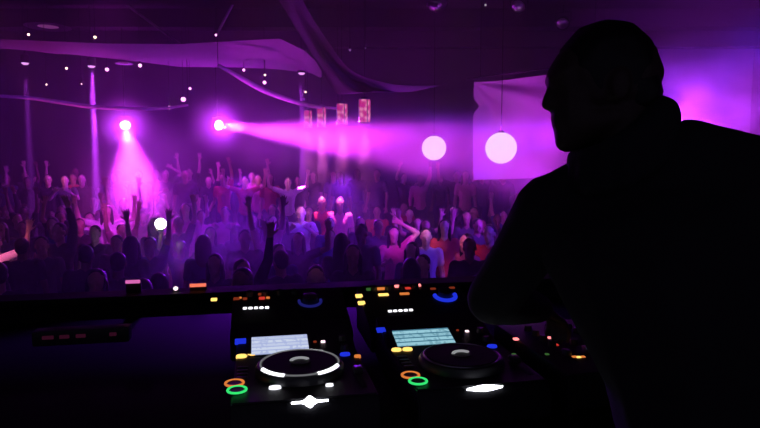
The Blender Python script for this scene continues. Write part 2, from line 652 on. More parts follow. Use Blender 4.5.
# ------------------------------------------------------------------ LED and glint materials
E = dict(
    white=em('led_and_glint_white', (0.92, 0.92, 1.0), 2.2),
    flare=em('front_glint_glow', (0.90, 0.90, 1.0), 7.0),
    soft=em('wheel_glint_glow', (0.85, 0.86, 0.95), 1.5),
    rim=em('jog_rim_sheen', (0.6, 0.6, 0.66), 0.22),
    grey=em('jog_display_glow', (0.6, 0.6, 0.65), 0.45),
    pinkwhite=em('led_pink_white', (1.0, 0.7, 0.8), 1.6),
    blue=em('led_blue', (0.02, 0.045, 1.0), 0.7),
    dimblue=em('led_dim_blue', (0.03, 0.03, 0.35), 0.35),
    yellow=em('led_yellow', (1.0, 0.6, 0.14), 1.6),
    orange=em('led_orange', (1.0, 0.28, 0.06), 0.7),
    red=em('led_red', (1.0, 0.06, 0.04), 0.6),
    redhot=em('led_hot_red', (1.0, 0.22, 0.22), 1.9),
    green=em('led_green', (0.04, 0.9, 0.2), 0.9),
    dimgreen=em('led_dim_green', (0.08, 0.25, 0.06), 0.4),
    brown=em('led_dim_red', (0.6, 0.08, 0.03), 0.3),
    warm=em('bulb_warm', (1.0, 0.66, 0.52), 4.0),
    pink=em('bulb_pink', (1.0, 0.35, 0.85), 3.0),
    globe=em('globe_glow', (0.92, 0.80, 0.78), 1.0, True),
    lens=em('lens_glow', (1.0, 0.78, 1.0), 9.0),
    lensdim=em('pin_lens_glow', (0.9, 0.35, 1.0), 1.4),
    lantern=em('lantern_glow', (1.0, 0.16, 0.32), 1.0, True),
    flash=em('flash_glow', (0.90, 1.0, 0.92), 7.0),
)
SCR1 = screen_mat('left_screen_rows', (0.72, 0.80, 0.98), (0.45, 0.52, 0.85), 5, 0.85, 0.1, 0.5)
SCR2 = screen_mat('right_screen_rows', (0.38, 0.72, 0.84), (0.06, 0.20, 0.30), 4, 0.85, 0.35, 0.3)


def disc(c, r, h, n=20, sy=1.0):
    bm = cyl((0, 0, 0), (0, 0, h), r, r * 0.92, n)
    bmesh.ops.scale(bm, vec=V((1, sy, 1)), verts=bm.verts)
    bmesh.ops.translate(bm, vec=V(c), verts=bm.verts)
    return bm


def ring(c, r, tr, n=32, a0=0.0, a1=2 * PI, sy=1.0):
    full = abs(a1 - a0 - 2 * PI) < 1e-4
    k = n if full else n + 1
    pts = [V(c) + V((r * math.cos(a0 + (a1 - a0) * i / n), sy * r * math.sin(a0 + (a1 - a0) * i / n), 0)) for i in range(k)]
    return tube(pts, tr, 8, closed=full)


# ------------------------------------------------------------------ media players
PZ = 2.09           # table top
PH = 0.095          # player height; top plane z = 2.185
TOPZ = PZ + PH


def player(lx, ly, label, scr, extra):
    """origin: on the table under the jog wheel centre"""
    t = empty('media_player', T(lx, ly, PZ), TH)
    tag(t, label, 'media player', 'media players side by side on the booth table')
    k = T(lx, ly, 0)
    off = V((lx, ly, PZ))

    def lo(px, py, z=PH):            # where a control of the panel sits
        q = on_plane(px, py, (0, 0, PZ + z), (0, 0, 1))
        return V((q.x - off.x, q.y - off.y, z))

    # body: side profile with a sloped rear screen deck, front lip
    bm = bmesh.new()
    prof = [(-0.225, 0.012), (-0.225, PH - 0.03), (-0.205, PH), (0.115, PH), (0.275, PH + 0.045), (0.285, PH + 0.03), (0.285, 0.012)]
    a = [bm.verts.new((-0.16, y, z)) for y, z in prof]
    b = [bm.verts.new((0.16, y, z)) for y, z in prof]
    n = len(prof)
    for i in range(n):
        j = (i + 1) % n
        bm.faces.new((a[i], a[j], b[j], b[i]))
    bm.faces.new(a[::-1])
    bm.faces.new(b)
    bmesh.ops.recalc_face_normals(bm, faces=bm.faces)
    bmesh.ops.bevel(bm, geom=bm.edges[:], offset=0.004, segments=2, affect='EDGES')
    obj('body', bm, M['plastic'], t)
    for sx in (-0.13, 0.13):
        for sy in (-0.19, 0.25):
            obj('foot', disc((sx, sy, 0), 0.018, 0.016), M['rubber'], t)
    # jog wheel
    bm = lathe([(0.108, 0), (0.108, 0.012), (0.103, 0.02), (0.1, 0.021), (0.0, 0.021)], 48, c=(0, 0, PH))
    jg = obj('jog_wheel', bm, M['plastic2'], t)
    obj('platter', lathe([(0.088, 0), (0.088, 0.003), (0.05, 0.0035), (0, 0.0035)], 48, c=(0, 0, PH + 0.021)), M['rubber'], jg)
    bm = ring((0, 0, PH + 0.0225), 0.095, 0.0022, 56)
    obj('jog_rim', bm, E['rim'] if lx < 0.1 else M['steel'], jg)  # silver sheen of the left rim put in as faint glow
    obj('jog_display', lathe([(0.026, 0), (0.026, 0.0015), (0, 0.0015)], 32, c=(0, 0, PH + 0.0245)), M['plastic'], jg)
    obj('display_ring', ring((0, -0.006, PH + 0.0265), 0.022, 0.0045, 26, 0.15 * PI, 0.9 * PI), E['grey'], jg)
    jg.location = (-0.002, -0.028, 0) if lx < 0.1 else (-0.004, -0.055, 0)
    # screen on the sloped rear deck
    sl = math.atan2(0.045, 0.16)
    nrm = V((0, -math.sin(sl), math.cos(sl)))

    def sp(px, py, up=0.0):
        q = on_plane(px, py, V((0, ly + 0.115, PZ + PH)) + nrm * up, nrm)
        return V((q.x - lx, q.y - ly, q.z - PZ))

    cs = [sp(*p, 0.003) for p in scr]
    cc = sum(cs, V()) / 4 + V((-0.005 if lx < 0.1 else -0.009, 0, 0))
    w_ = ((cs[1] - cs[0]).length + (cs[2] - cs[3]).length) / 2
    h_ = ((cs[3] - cs[0]).length + (cs[2] - cs[1]).length) / 2
    Rx = Matrix.Rotation(sl, 3, 'X')
    bz = obj('screen_bezel', box(cc, (w_ + 0.018, h_ + 0.014, 0.006), Rx, bevel=0.002), M['plastic2'], t)
    bm = bmesh.new()
    nx_, ny_ = 1, 1
    add_box(bm, (0, 0, 0), (w_, h_, 0.002))
    s = obj('screen', bm, scr_m[label[:4]], bz, smooth=False)
    s.location = cc + Rx @ V((0, 0, 0.0042))
    s.rotation_euler = (sl, 0, 0)
    for nm, m, px, py, kind, sz in extra:
        if kind == 'ring':
            c = lo(px, py)
            bb = obj(nm, disc(c + V((0, 0, -0.002)), sz * 0.82, 0.008, 24), M['plastic2'], t)
            obj('glow_ring', ring(c + V((0, 0, 0.005)), sz, 0.0028, 30), E[m], bb)
        elif kind == 'deckb':
            c = sp(px, py)
            obj(nm, box(c, (sz, sz * 0.8, 0.006), Rx, bevel=0.002), E[m], t)
        elif kind == 'oval':
            c = lo(px, py)
            obj(nm, disc(c + V((0, 0, -0.002)), sz * 1.15, 0.007, 22, 0.8), E[m], t)
        else:
            c = lo(px, py)
            obj(nm, box(c, (sz, sz * 0.8, 0.006), bevel=0.002), E[m], t)
    # tempo slider at the right side
    sl_ = obj('tempo_slider', box((0.135, -0.10, PH), (0.012, 0.13, 0.003), bevel=0.001), M['rubber'], t)
    obj('slider_cap', box((0.135, -0.07, PH + 0.008), (0.022, 0.03, 0.014), bevel=0.003), M['plastic2'], sl_)
    for i in range(4):
        obj('button', box((-0.140, 0.02 - 0.024 * i, PH), (0.026, 0.012, 0.006), bevel=0.002), M['plastic2'], t)
    for i in range(2):
        obj('knob', lathe([(0.011, 0), (0.0095, 0.014), (0, 0.014)], 18, c=(0.128, 0.16 - 0.045 * i, PH + 0.012 - 0.012 * i)), M['plastic2'], t)
    # white glints, painted as glow, along the front of the wheel and on the front lip
    return t, jg, lo


scr_m = {'left': SCR1, 'righ': SCR2}
pl, jg, lo = player(0, 0, 'left media player with the pale lavender screen and white-lit jog wheel',
            ((250, 338), (307, 337), (313, 353), (257, 355)),
            [('play_button', 'green', 237, 391.8, 'ring', 0.0205), ('cue_button', 'orange', 234.5, 385, 'ring', 0.0205),
             ('hot_button', 'yellow', 241.5, 357, 'oval', 0.0125), ('hot_button', 'yellow', 252.5, 355.5, 'oval', 0.0115),
             ('source_button', 'blue', 240.5, 341.5, 'deckb', 0.03), ('link_button', 'pinkwhite', 323, 342, 'deckb', 0.012),
             ('reset_button', 'blue', 345, 355, 'oval', 0.0125), ('range_button', 'orange', 357.5, 357, 'oval', 0.008),
             ('mode_button', 'brown', 315, 342, 'deckb', 0.009)])
for nm, a0, a1, th in (('rim_glint', 1.12, 1.36, 0.0055), ('rim_glint', 1.62, 1.86, 0.0055), ('rim_glint', 0.27, 0.39, 0.0035)):
    obj(nm, ring((0, 0, PH + 0.021), 0.096, th, 14, a0 * PI, a1 * PI), E['white'], jg)  # highlights on the jog ring painted as glowing arcs
for px, py, sx, m in ((275, 388.5, 0.0145, 'soft'), (329.5, 386, 0.0095, 'soft')):
    obj('wheel_glint', disc(lo(px, py) + V((0, 0, -0.002)), sx, 0.007, 22, 0.62), E[m], pl)  # reflections before the wheel painted as glowing discs


def front_glint(pl, x, w, h, m, star=False):
    """lens shaped reflection, painted as glow on the front lip"""
    bm = bmesh.new()
    n = 28
    top = []
    for i in range(n + 1):
        u = -1 + 2 * i / n
        hh = h * ((0.06 * (1 - u * u) + 0.94 * math.exp(-(u / 0.24) ** 2)) if star else (0.05 + 0.95 * (1 - u * u) ** 1.6))
        top.append((x + w * u, hh))
    prof = [(px_, hz) for px_, hz in top] + [(px_, -hz) for px_, hz in reversed(top)]
    Rr = Matrix.Rotation(math.radians(30), 3, 'X')
    va = [bm.verts.new(V((0, -0.2125, PH - 0.004)) + V((a_, 0, 0)) + Rr @ V((0, b_, 0.003))) for a_, b_ in prof]
    vb = [bm.verts.new(V((0, -0.2125, PH - 0.004)) + V((a_, 0, 0)) + Rr @ V((0, b_, -0.004))) for a_, b_ in prof]
    bm.faces.new(va)
    bm.faces.new(vb[::-1])
    k = len(prof)
    for i in range(k):
        j = (i + 1) % k
        bm.faces.new((va[i], vb[i], vb[j], va[j]))
    bmesh.ops.recalc_face_normals(bm, faces=bm.faces)
    return obj('front_glint', bm, E[m], pl)


front_glint(pl, 0.007, 0.04, 0.0135, 'flare', True)
pr, jg2, lo2 = player(0.407, -0.001, 'right media player with the cyan striped screen, beside the mixer',
             ((392, 332), (449, 329.5), (460, 343.5), (404, 347.5)),
             [('play_button', 'green', 418, 383, 'ring', 0.0205), ('cue_button', 'orange', 410.5, 377, 'ring', 0.0205),
              ('hot_button', 'yellow', 396.5, 350.5, 'oval', 0.0125), ('hot_button', 'yellow', 407.5, 350, 'oval', 0.0125),
              ('source_button', 'blue', 381, 330, 'deckb', 0.026), ('link_button', 'pinkwhite', 467, 331.5, 'deckb', 0.011),
              ('reset_button', 'blue', 492, 347, 'oval', 0.013), ('mode_button', 'brown', 457.5, 330.5, 'deckb', 0.008)])
front_glint(pr, -0.001, 0.043, 0.0064, 'flare')

# ------------------------------------------------------------------ effects units behind the players
def effects_unit(lx, ly, label, items):
    t = empty('effects_unit', T(lx, ly, PZ), TH)
    tag(t, label, 'effects unit', 'effects units behind the players')
    prof = [(-0.14, 0.012), (-0.14, 0.075), (-0.125, 0.09), (0.13, 0.165), (0.145, 0.15), (0.145, 0.012)]
    bm = bmesh.new()
    a = [bm.verts.new((-0.185, y, z)) for y, z in prof]
    b = [bm.verts.new((0.185, y, z)) for y, z in prof]
    n = len(prof)
    for i in range(n):
        j = (i + 1) % n
        bm.faces.new((a[i], a[j], b[j], b[i]))
    bm.faces.new(a[::-1])
    bm.faces.new(b)
    bmesh.ops.recalc_face_normals(bm, faces=bm.faces)
    bmesh.ops.bevel(bm, geom=bm.edges[:], offset=0.004, segments=2, affect='EDGES')
    obj('body', bm, M['plastic'], t)
    for sx in (-0.15, 0.15):
        for sy in (-0.1, 0.11):
            obj('foot', disc((sx, sy, 0), 0.016, 0.015), M['rubber'], t)
    sl = math.atan2(0.075, 0.255)
    nrm = V((0, -math.sin(sl), math.cos(sl)))
    Rx = Matrix.Rotation(sl, 3, 'X')

    def sp(px, py):
        q = on_plane(px, py, V((0, ly - 0.125, PZ + 0.09)), nrm)
        return V((q.x - lx, q.y - ly, q.z - PZ))

    for nm, m, px, py, w, d in items:
        c = sp(px, py)
        if nm == 'effect_knob':
            kn = obj(nm, lathe([(0.026, 0), (0.024, 0.022), (0.02, 0.024), (0, 0.024)], 28, R=Rx, c=c), M['plastic2'], t)
            bm = ring((0, 0, 0.002), w, d, 30, -1.05 * PI, 0.05 * PI)
            bmesh.ops.rotate(bm, cent=(0, 0, 0), matrix=Rx, verts=bm.verts)
            bmesh.ops.translate(bm, vec=c, verts=bm.verts)
            obj('glow_ring', bm, E[m], kn)
        else:
            obj(nm, box(c, (w, d, 0.007), Rx, bevel=0.002), E[m], t)
    for i in range(4):
        obj('knob', lathe([(0.012, 0), (0.0105, 0.016), (0, 0.016)], 18, R=Rx, c=V((-0.13 + 0.05 * i, 0.10, 0.09 + 0.225 * math.tan(sl)))), M['plastic2'], t)
    return t


dash = lambda x0, x1, y0, y1, n: [('step_light', 'white', x0 + (x1 - x0) * i / (n - 1), y0 + (y1 - y0) * i / (n - 1), 0.0125, 0.009) for i in range(n)]
effects_unit(0.0, 0.46, 'effects unit behind the left player, with red pads and five white step lights',
             dash(245, 267, 308.6, 307.8, 5) +
             [('pad', 'yellow', 214, 299.5, 0.02, 0.012), ('pad', 'brown', 236.5, 299, 0.02, 0.014), ('pad', 'orange', 240.5, 298, 0.008, 0.008), ('pad', 'brown', 245, 299, 0.014, 0.012),
              ('pad', 'brown', 261, 294.5, 0.02, 0.012), ('pad', 'red', 262, 298.5, 0.02, 0.014), ('pad', 'orange', 268, 298, 0.012, 0.01),
              ('effect_knob', 'dimblue', 310, 301.5, 0.036, 0.005)])
effects_unit(0.425, 0.46, 'effects unit behind the right player, with yellow pads and the bright blue knob ring',
             dash(390, 411, 311.5, 310.3, 5) +
             [('pad', 'yellow', 359, 296, 0.024, 0.017), ('pad', 'yellow', 361.5, 303, 0.024, 0.017), ('pad', 'dimgreen', 371, 289.5, 0.034, 0.016),
              ('pad', 'orange', 381, 289, 0.03, 0.016), ('pad', 'yellow', 383.5, 295, 0.036, 0.014), ('pad', 'redhot', 398.5, 286.5, 0.028, 0.015),
              ('pad', 'red', 408, 288.5, 0.02, 0.012), ('pad', 'redhot', 417.5, 285.5, 0.024, 0.015), ('pad', 'orange', 404.5, 294, 0.034, 0.012),
              ('pad', 'brown', 433, 289, 0.02, 0.01), ('pad', 'brown', 452, 288, 0.02, 0.01),
              ('effect_knob', 'blue', 445, 296, 0.036, 0.0075), ('pad', 'dimblue', 411, 319, 0.03, 0.016)])

# ------------------------------------------------------------------ mixer
mx, my = 0.785, 0.02
t = empty('mixer', T(mx, my, PZ), TH)
tag(t, 'black mixer with red level lights beside the right player, next to the DJ', 'mixer')
MH = 0.10
bm = box((0, 0.0, 0.012 + MH / 2), (0.34, 0.46, MH - 0.012), bevel=0.006)
obj('body', bm, M['plastic'], t)
for sx in (-0.14, 0.14):
    for sy in (-0.19, 0.19):
        obj('foot', disc((sx, sy, 0), 0.018, 0.02), M['rubber'], t)


def lm(px, py, z=MH + 0.006):
    q = on_plane(px, py, (0, 0, PZ + z), (0, 0, 1))
    return V((q.x - mx, q.y - my, z))


for nm, m, px, py, w, d in (('level_light', 'redhot', 516, 339, 0.014, 0.014), ('level_light', 'redhot', 550, 338, 0.014, 0.016),
                            ('level_light', 'dimgreen', 514, 354.5, 0.01, 0.01), ('level_light', 'dimgreen', 547, 354.5, 0.01, 0.01),
                            ('tempo_digit', 'red', 552, 345, 0.009, 0.013), ('tempo_digit', 'red', 556.5, 345, 0.009, 0.013),
                            ('cue_light', 'orange', 574.5, 357, 0.012, 0.01), ('cue_light', 'yellow', 578.5, 357.4, 0.012, 0.01), ('cue_light', 'orange', 583, 357, 0.01, 0.01),
                            ('power_light', 'blue', 503, 321, 0.022, 0.02)):
    obj(nm, box(lm(px, py), (w, d, 0.005), bevel=0.0015), E[m], t)
for i in range(4):
    x = -0.115 + 0.065 * i
    for j in range(4):
        obj('knob', lathe([(0.012, 0), (0.010, 0.018), (0, 0.018)], 18, c=(x + 0.012, 0.13 - 0.05 * j, MH + 0.004)), M['plastic2'], t)
    f_ = obj('fader_slot', box((x + 0.012, -0.11, MH + 0.006), (0.006, 0.08, 0.002)), M['rubber'], t)
    obj('fader_cap', box((x + 0.012, -0.10 + 0.015 * (i % 2), MH + 0.013), (0.016, 0.026, 0.016), bevel=0.003), M['steel'] if i == 1 else M['plastic2'], f_)
cf = obj('crossfader_slot', box((0.0, -0.19, MH + 0.006), (0.09, 0.006, 0.002)), M['rubber'], t)
obj('crossfader_cap', box((0.01, -0.19, MH + 0.013), (0.026, 0.016, 0.016), bevel=0.003), M['plastic2'], cf)

# ------------------------------------------------------------------ small things on the dark left of the table and on the booth wall
t = empty('glint_box', T(-0.68, 0.66, PZ), TH)  # made-up box; its glow paints pink reflections on the table
tag(t, 'made-up dark box with painted pink glints on the left end of the booth table', 'dark box')
obj('housing', box((0, 0, 0.025), (0.30, 0.06, 0.05), bevel=0.006), M['plastic2'], t)
ms = em('pink_glint_glow', (0.5, 0.06, 0.22), 0.05)
for x, w in ((-0.10, 0.035), (-0.05, 0.03), (0.0, 0.03), (0.10, 0.022)):
    obj('pink_glint', box((x, -0.031, 0.03), (w, 0.006, 0.012), bevel=0.002), ms, t)
lx, ly = -0.31, 0.98
for px, py, w, m, lab in ((198, 285, 0.062, em('bar_red', (1.0, 0.20, 0.12), 0.95), 'short orange-red light bar on the booth wall edge'),
                          (133, 281.5, 0.052, em('lit_people_pink', (0.9, 0.18, 0.6), 0.75), 'short pink bar added for lit people at the booth wall edge')):
    q = on_plane(px, py, (0, 0.985, 0), (0, 1, 0))  # pink bar is added: its glow stands for light on people
    t = empty('glow_bar', T(q.x, q.y, 2.1825), TH)
    tag(t, lab, 'light bar', 'light bars on the booth wall')
    z = q.z - 2.1825
    obj('housing', box((0, 0.010, z / 2), (w + 0.004, 0.016, z), bevel=0.003), M['plastic'], t)
    obj('tube', tube([(-w / 2, -0.004, z), (w / 2, -0.004, z)], 0.007, 12), m, t)
q = on_plane(176, 290.5, (0, 0.985, 0), (0, 1, 0))
t = empty('clip_lamp', T(q.x, q.y, 2.1825), TH)
tag(t, 'tiny clip lamp with a pinkish white bulb on the booth wall edge', 'lamp')
z = max(q.z - 2.1825, 0.012)
obj('clip', box((0, 0.008, z / 2), (0.024, 0.03, z), bevel=0.003), M['plastic'], t)
obj('bulb', lathe([(0.0, -0.009), (0.007, -0.006), (0.0095, 0), (0.007, 0.006), (0, 0.009)], 18, c=(0, -0.008, z)), E['pinkwhite'], t)

# ------------------------------------------------------------------ light and smoke settings
LP = dict(one=19000, two=46000, pin=130000, lantern=1600, flash=8, spill=150)
HZ = 0.023
AMB = 0.045
SMOKES = [
    (P(430, 148, 10.0), (1.7, 1.0, 0.9), 0.22, 'blue violet smoke around the round globe lamps', 1.6, 0.25, 0.7),
    (P(125, 124, 13.0), (0.75, 0.8, 0.75), 0.40, 'little smoke ball added for the magenta halo of the left spotlight', 1.2, 0.0, 0.5),  # this and the next: smoke added to give the lamps halos
    (P(217, 125, 13.0), (0.75, 0.8, 0.75), 0.40, 'little smoke ball added for the magenta halo of the right spotlight', 1.2, 0.0, 0.5),
    (P(142, 178, 11.8), (1.5, 1.9, 1.6), 0.36, 'bright magenta smoke around the left spotlight beam', 1.6, 0.15, 0.65),
    (P(330, 140, 11.6), (3.6, 2.2, 1.0), 0.26, 'magenta smoke along the sideways beam', 1.8, 0.2, 0.7),
    (P(215, 255, 7.6), (1.7, 1.5, 0.8), 0.45, 'violet smoke lying low over the crowd', 2.2, 0.3, 0.7),
    (P(545, 145, 8.9), (1.9, 0.9, 1.1), 0.45, 'magenta smoke around the banner behind the DJ', 1.8, 0.3, 0.75),
    (P(712, 112, 7.0), (1.6, 1.2, 1.0), 0.95, 'blue violet smoke at the right behind the shoulder of the DJ', 1.9, 0.38, 0.72),
]
_M, _V, _B, _P = (0.76, 0.035, 1.0), (0.24, 0.010, 1.0), (0.09, 0.02, 1.0), (1.0, 0.16, 0.42)
ADDED_WASHES = [  # added spots without fixtures, unseen, to light cloth, smoke and people
    # px, py, Y, target, W, colour, cone
    (P(170, 250, 12.4), 0, 0, P(175, 45, 11.8), 28, _M, 70),             # up over the ceiling cloth
    (P(85, 240, 11.4), 0, 0, P(80, 100, 12.0), 220, (0.9, 0.05, 0.5), 50),
    (P(262, 240, 10.6), 0, 0, P(268, 88, 11.2), 430, _M, 34),
    (P(345, 170, 9.9), 0, 0, P(355, 88, 9.8), 22, _M, 70),
    (P(606, 130, 9.5), 0, 0, P(420, 148, 9.9), 5000, (0.13, 0.010, 1.0), 30),            # violet over the globes
    (P(566, 138, 9.0), 0, 0, P(505, 136, 10.2), 100, _M, 110),             # behind the DJ to the banner
    (P(652, 122, 6.3), 0, 0, P(700, 110, 7.0), 2000, (0.48, 0.04, 1.0), 85),
    (P(830, -10, 6.3), 0, 0, P(705, 70, 7.0), 1000, _B, 40),
    (P(590, 205, 8.0), 0, 0, P(488, 185, 9.2), 450, _V, 62),               # violet low behind the DJ
    (P(245, 176, 12.45), 0, 0, P(205, 270, 7.4), 1100, _V, 30),           # violet through the crowd from behind
    (P(345, 180, 12.45), 0, 0, P(330, 262, 8.0), 1100, _V, 32),
    (P(150, -90, 12.0), 0, 0, P(150, 150, 12.0), 2000, (0.18, 0.012, 1.0), 70),
    (V((-1.0, 2.6, 5.6)), 0, 0, P(105, 226, 10.4), 4500, _M, 7),
    (V((0.5, 2.6, 5.6)), 0, 0, P(398, 240, 8.8), 2200, _M, 6.5),
    (V((0.7, 2.6, 5.6)), 0, 0, P(427, 238, 8.6), 3200, (1.0, 0.35, 0.7), 3.6),
    (V((0.9, 2.6, 5.6)), 0, 0, P(466, 242, 7.8), 1700, _P, 4.6),
    (V((-0.5, 2.6, 5.6)), 0, 0, P(250, 175, 13.1), 5200, _P, 3.8),
    (V((-0.5, 2.6, 5.6)), 0, 0, P(288, 178, 13.1), 6500, (1.0, 0.3, 0.7), 2.8),
    (V((-2.5, 2.6, 5.6)), 0, 0, P(64, 176, 13.1), 4500, _P, 3.6),
    (V((-3.5, 2.6, 5.6)), 0, 0, P(-3, 240, 7.4), 2200, _P, 7),
    (V((0.0, 2.6, 5.6)), 0, 0, P(301, 212, 10.8), 4500, (1.0, 0.3, 0.75), 3),
    (V((0.0, 2.6, 5.6)), 0, 0, P(330, 196, 11.6), 1400, _P, 5),
    (V((0.3, 2.6, 5.6)), 0, 0, P(390, 210, 10.8), 500, _P, 6),
    (V((-0.2, 2.6, 5.6)), 0, 0, P(314, 278, 5.6), 120, (1.0, 0.4, 0.35), 3.5),
    (V((0.0, 2.4, 5.7)), 0, 0, V((-2.0, 9.0, 1.4)), 12, _P, 75),          # weak red fill over the whole crowd
]



def lantern_glass():
    m, nt, out = new_mat('lantern_glass')
    tc = nt.nodes.new('ShaderNodeTexCoord')
    n = nt.nodes.new('ShaderNodeTexVoronoi')
    n.inputs['Scale'].default_value = 14
    nt.links.new(tc.outputs['Object'], n.inputs['Vector'])
    e = nt.nodes.new('ShaderNodeEmission')
    cr = nt.nodes.new('ShaderNodeValToRGB')
    cr.color_ramp.elements[0].color = (1.0, 0.34, 0.55, 1)
    cr.color_ramp.elements[1].color = (0.62, 0.02, 0.25, 1)
    cr.color_ramp.elements[0].position = 0.15
    cr.color_ramp.elements[1].position = 0.7
    nt.links.new(n.outputs['Distance'], cr.inputs[0])
    nt.links.new(cr.outputs[0], e.inputs['Color'])
    e.inputs['Strength'].default_value = 0.9
    nt.links.new(e.outputs[0], out.inputs['Surface'])
    return m


LANT = lantern_glass()

# ================================================================== lamps of the hall
def light(name, kind, parent, energy, col, loc=(0, 0, 0), size=None, blend=0.5, radius=0.08):
    d = bpy.data.lights.new(name, kind)
    d.energy = energy
    d.color = col
    d.shadow_soft_size = radius
    if kind == 'SPOT':
        d.spot_size = math.radians(size)
        d.spot_blend = blend
    o = bpy.data.objects.new(name, d)
    COL.objects.link(o)
    if parent is not None:
        o.parent = parent
    o.location = loc
    return o


def aim(o, d):
    o.rotation_mode = 'QUATERNION'
    o.rotation_quaternion = V(d).normalized().to_track_quat('-Z', 'Y')


def spot_fixture(name, loc, target, r, lens, energy, col, size, blend, label, cat='lamp', group=None, hang=True, lens_dome=0.45, radius=0.08):
    """theatre lamp: housing turned along -Z, domed lens, yoke, drop rod to the ceiling or a floor stand"""
    loc = V(loc)
    root = empty(name, loc)
    tag(root, label, cat, group)
    d = (V(target) - loc).normalized()
    head = empty('lamp_head', (0, 0, 0))
    head.parent = root
    Q = d.to_track_quat('-Z', 'Y').to_matrix()
    hs = lathe([(0, 0.30 * 3 * r), (0.55 * r, 0.29 * 3 * r), (0.9 * r, 0.2 * 3 * r), (1.12 * r, 0.0), (1.2 * r, -0.02), (1.2 * r, -0.06 - 0.1 * r), (1.05 * r, -0.06 - 0.1 * r), (1.02 * r, -0.01), (0, -0.01)], 28, R=Q)
    bpy.data.objects.remove(head)
    obj('housing', hs, M['blackmetal'], root)
    n = 8
    prof = [(r * math.cos(0.5 * PI * i / n), -0.05 - r * lens_dome * math.sin(0.5 * PI * i / n)) for i in range(n)] + [(0, -0.05 - r * lens_dome)]
    obj('lens', lathe([(0, -0.03), (r, -0.03)] + prof, 28, R=Q), lens, root)
    # yoke: U bracket in the plane of the side axis
    sx = V((d.y, -d.x, 0))
    sx = sx.normalized() if sx.length > 0.05 else V((1, 0, 0))
    up = 1 if hang else -1
    pts = [sx * 1.3 * r, sx * 1.3 * r + V((0, 0, up * 1.6 * r)), -sx * 1.3 * r + V((0, 0, up * 1.6 * r)), -sx * 1.3 * r]
    obj('yoke', tube(pts, 0.012, 8), M['blackmetal'], root)
    if hang:
        obj('drop_rod', cyl((0, 0, 1.6 * r), (0, 0, ZC - loc.z), 0.014, n=10), M['blackmetal'], root)
    else:
        return_z = -loc.z + (ZP if loc.y > 12.6 else 0)
        bm = cyl((0, 0, -1.6 * r), (0, 0, return_z + 0.02), 0.02, n=12)
        for k in range(3):
            a = 2 * PI * k / 3 + 0.4
            add_cyl(bm, (0, 0, return_z + 0.45), (0.38 * math.cos(a), 0.38 * math.sin(a), return_z + 0.012), 0.012, n=8)
        obj('stand', bm, M['blackmetal'], root)
    if energy:
        l = light('lamp_light', 'SPOT', root, energy, col, d * (0.07 + r * lens_dome), size, blend, radius)
        aim(l, d)
        light('spill_light', 'POINT', root, LP['spill'], (0.56, 0.025, 1.0), d * (0.12 + r * lens_dome), radius=r)
    return root


MAG = (0.78, 0.04, 0.97)
VIO = (0.30, 0.04, 1.0)
BLU = (0.14, 0.05, 1.0)
PNK = (1.0, 0.22, 0.50)
A1 = P(125, 124, 13.5)
spot_fixture('stage_spotlight', A1, P(149, 262, 9.5), 0.105, E['lens'], LP['one'], MAG, 24, 1.0,
             'glowing magenta spotlight shining down on the crowd under the pale ceiling cloth', 'spotlight', lens_dome=0.9)
A2 = P(217, 125, 13.5)
spot_fixture('stage_spotlight', A2, P(428, 148, 10.0), 0.105, E['lens'], LP['two'], MAG, 13, 0.8,
             'glowing magenta spotlight whose beam runs sideways towards the round white lamps', 'spotlight', lens_dome=0.9)

# pin spots: narrow beams straight down
for px, py, Y, y2, e, lab in ((25, 63, 13, 140, 0.35, 'small ceiling pin spot with a faint narrow beam, nearest the left wall'),
                              (91.5, 66, 13, 195, 3.0, 'small ceiling pin spot with a bright narrow beam left of the magenta spotlight'),
                              (301.5, 73, 13, 180, 0.9, 'small ceiling pin spot with a faint narrow beam above the red lanterns')):
    p = P(px, py, Y)
    root = empty('pin_spot', p)
    tag(root, lab, 'spotlight', 'narrow pin spots on the ceiling')
    obj('can', lathe([(0, 0.20), (0.05, 0.2), (0.085, 0.16), (0.085, 0.0), (0.07, 0.0), (0.07, 0.02), (0, 0.02)], 24), M['blackmetal'], root)
    obj('lens', lathe([(0, 0.02), (0.074, 0.02), (0.07, -0.012), (0.04, -0.035), (0, -0.042)], 24), E['lensdim'], root)
    obj('drop_rod', cyl((0, 0, 0.19), (0, 0, ZC - p.z), 0.012, n=10), M['blackmetal'], root)
    l = light('lamp_light', 'SPOT', root, LP['pin'] * e, (0.55, 0.04, 1.0), (0, 0, -0.06), 3.4, 0.3, 0.05)

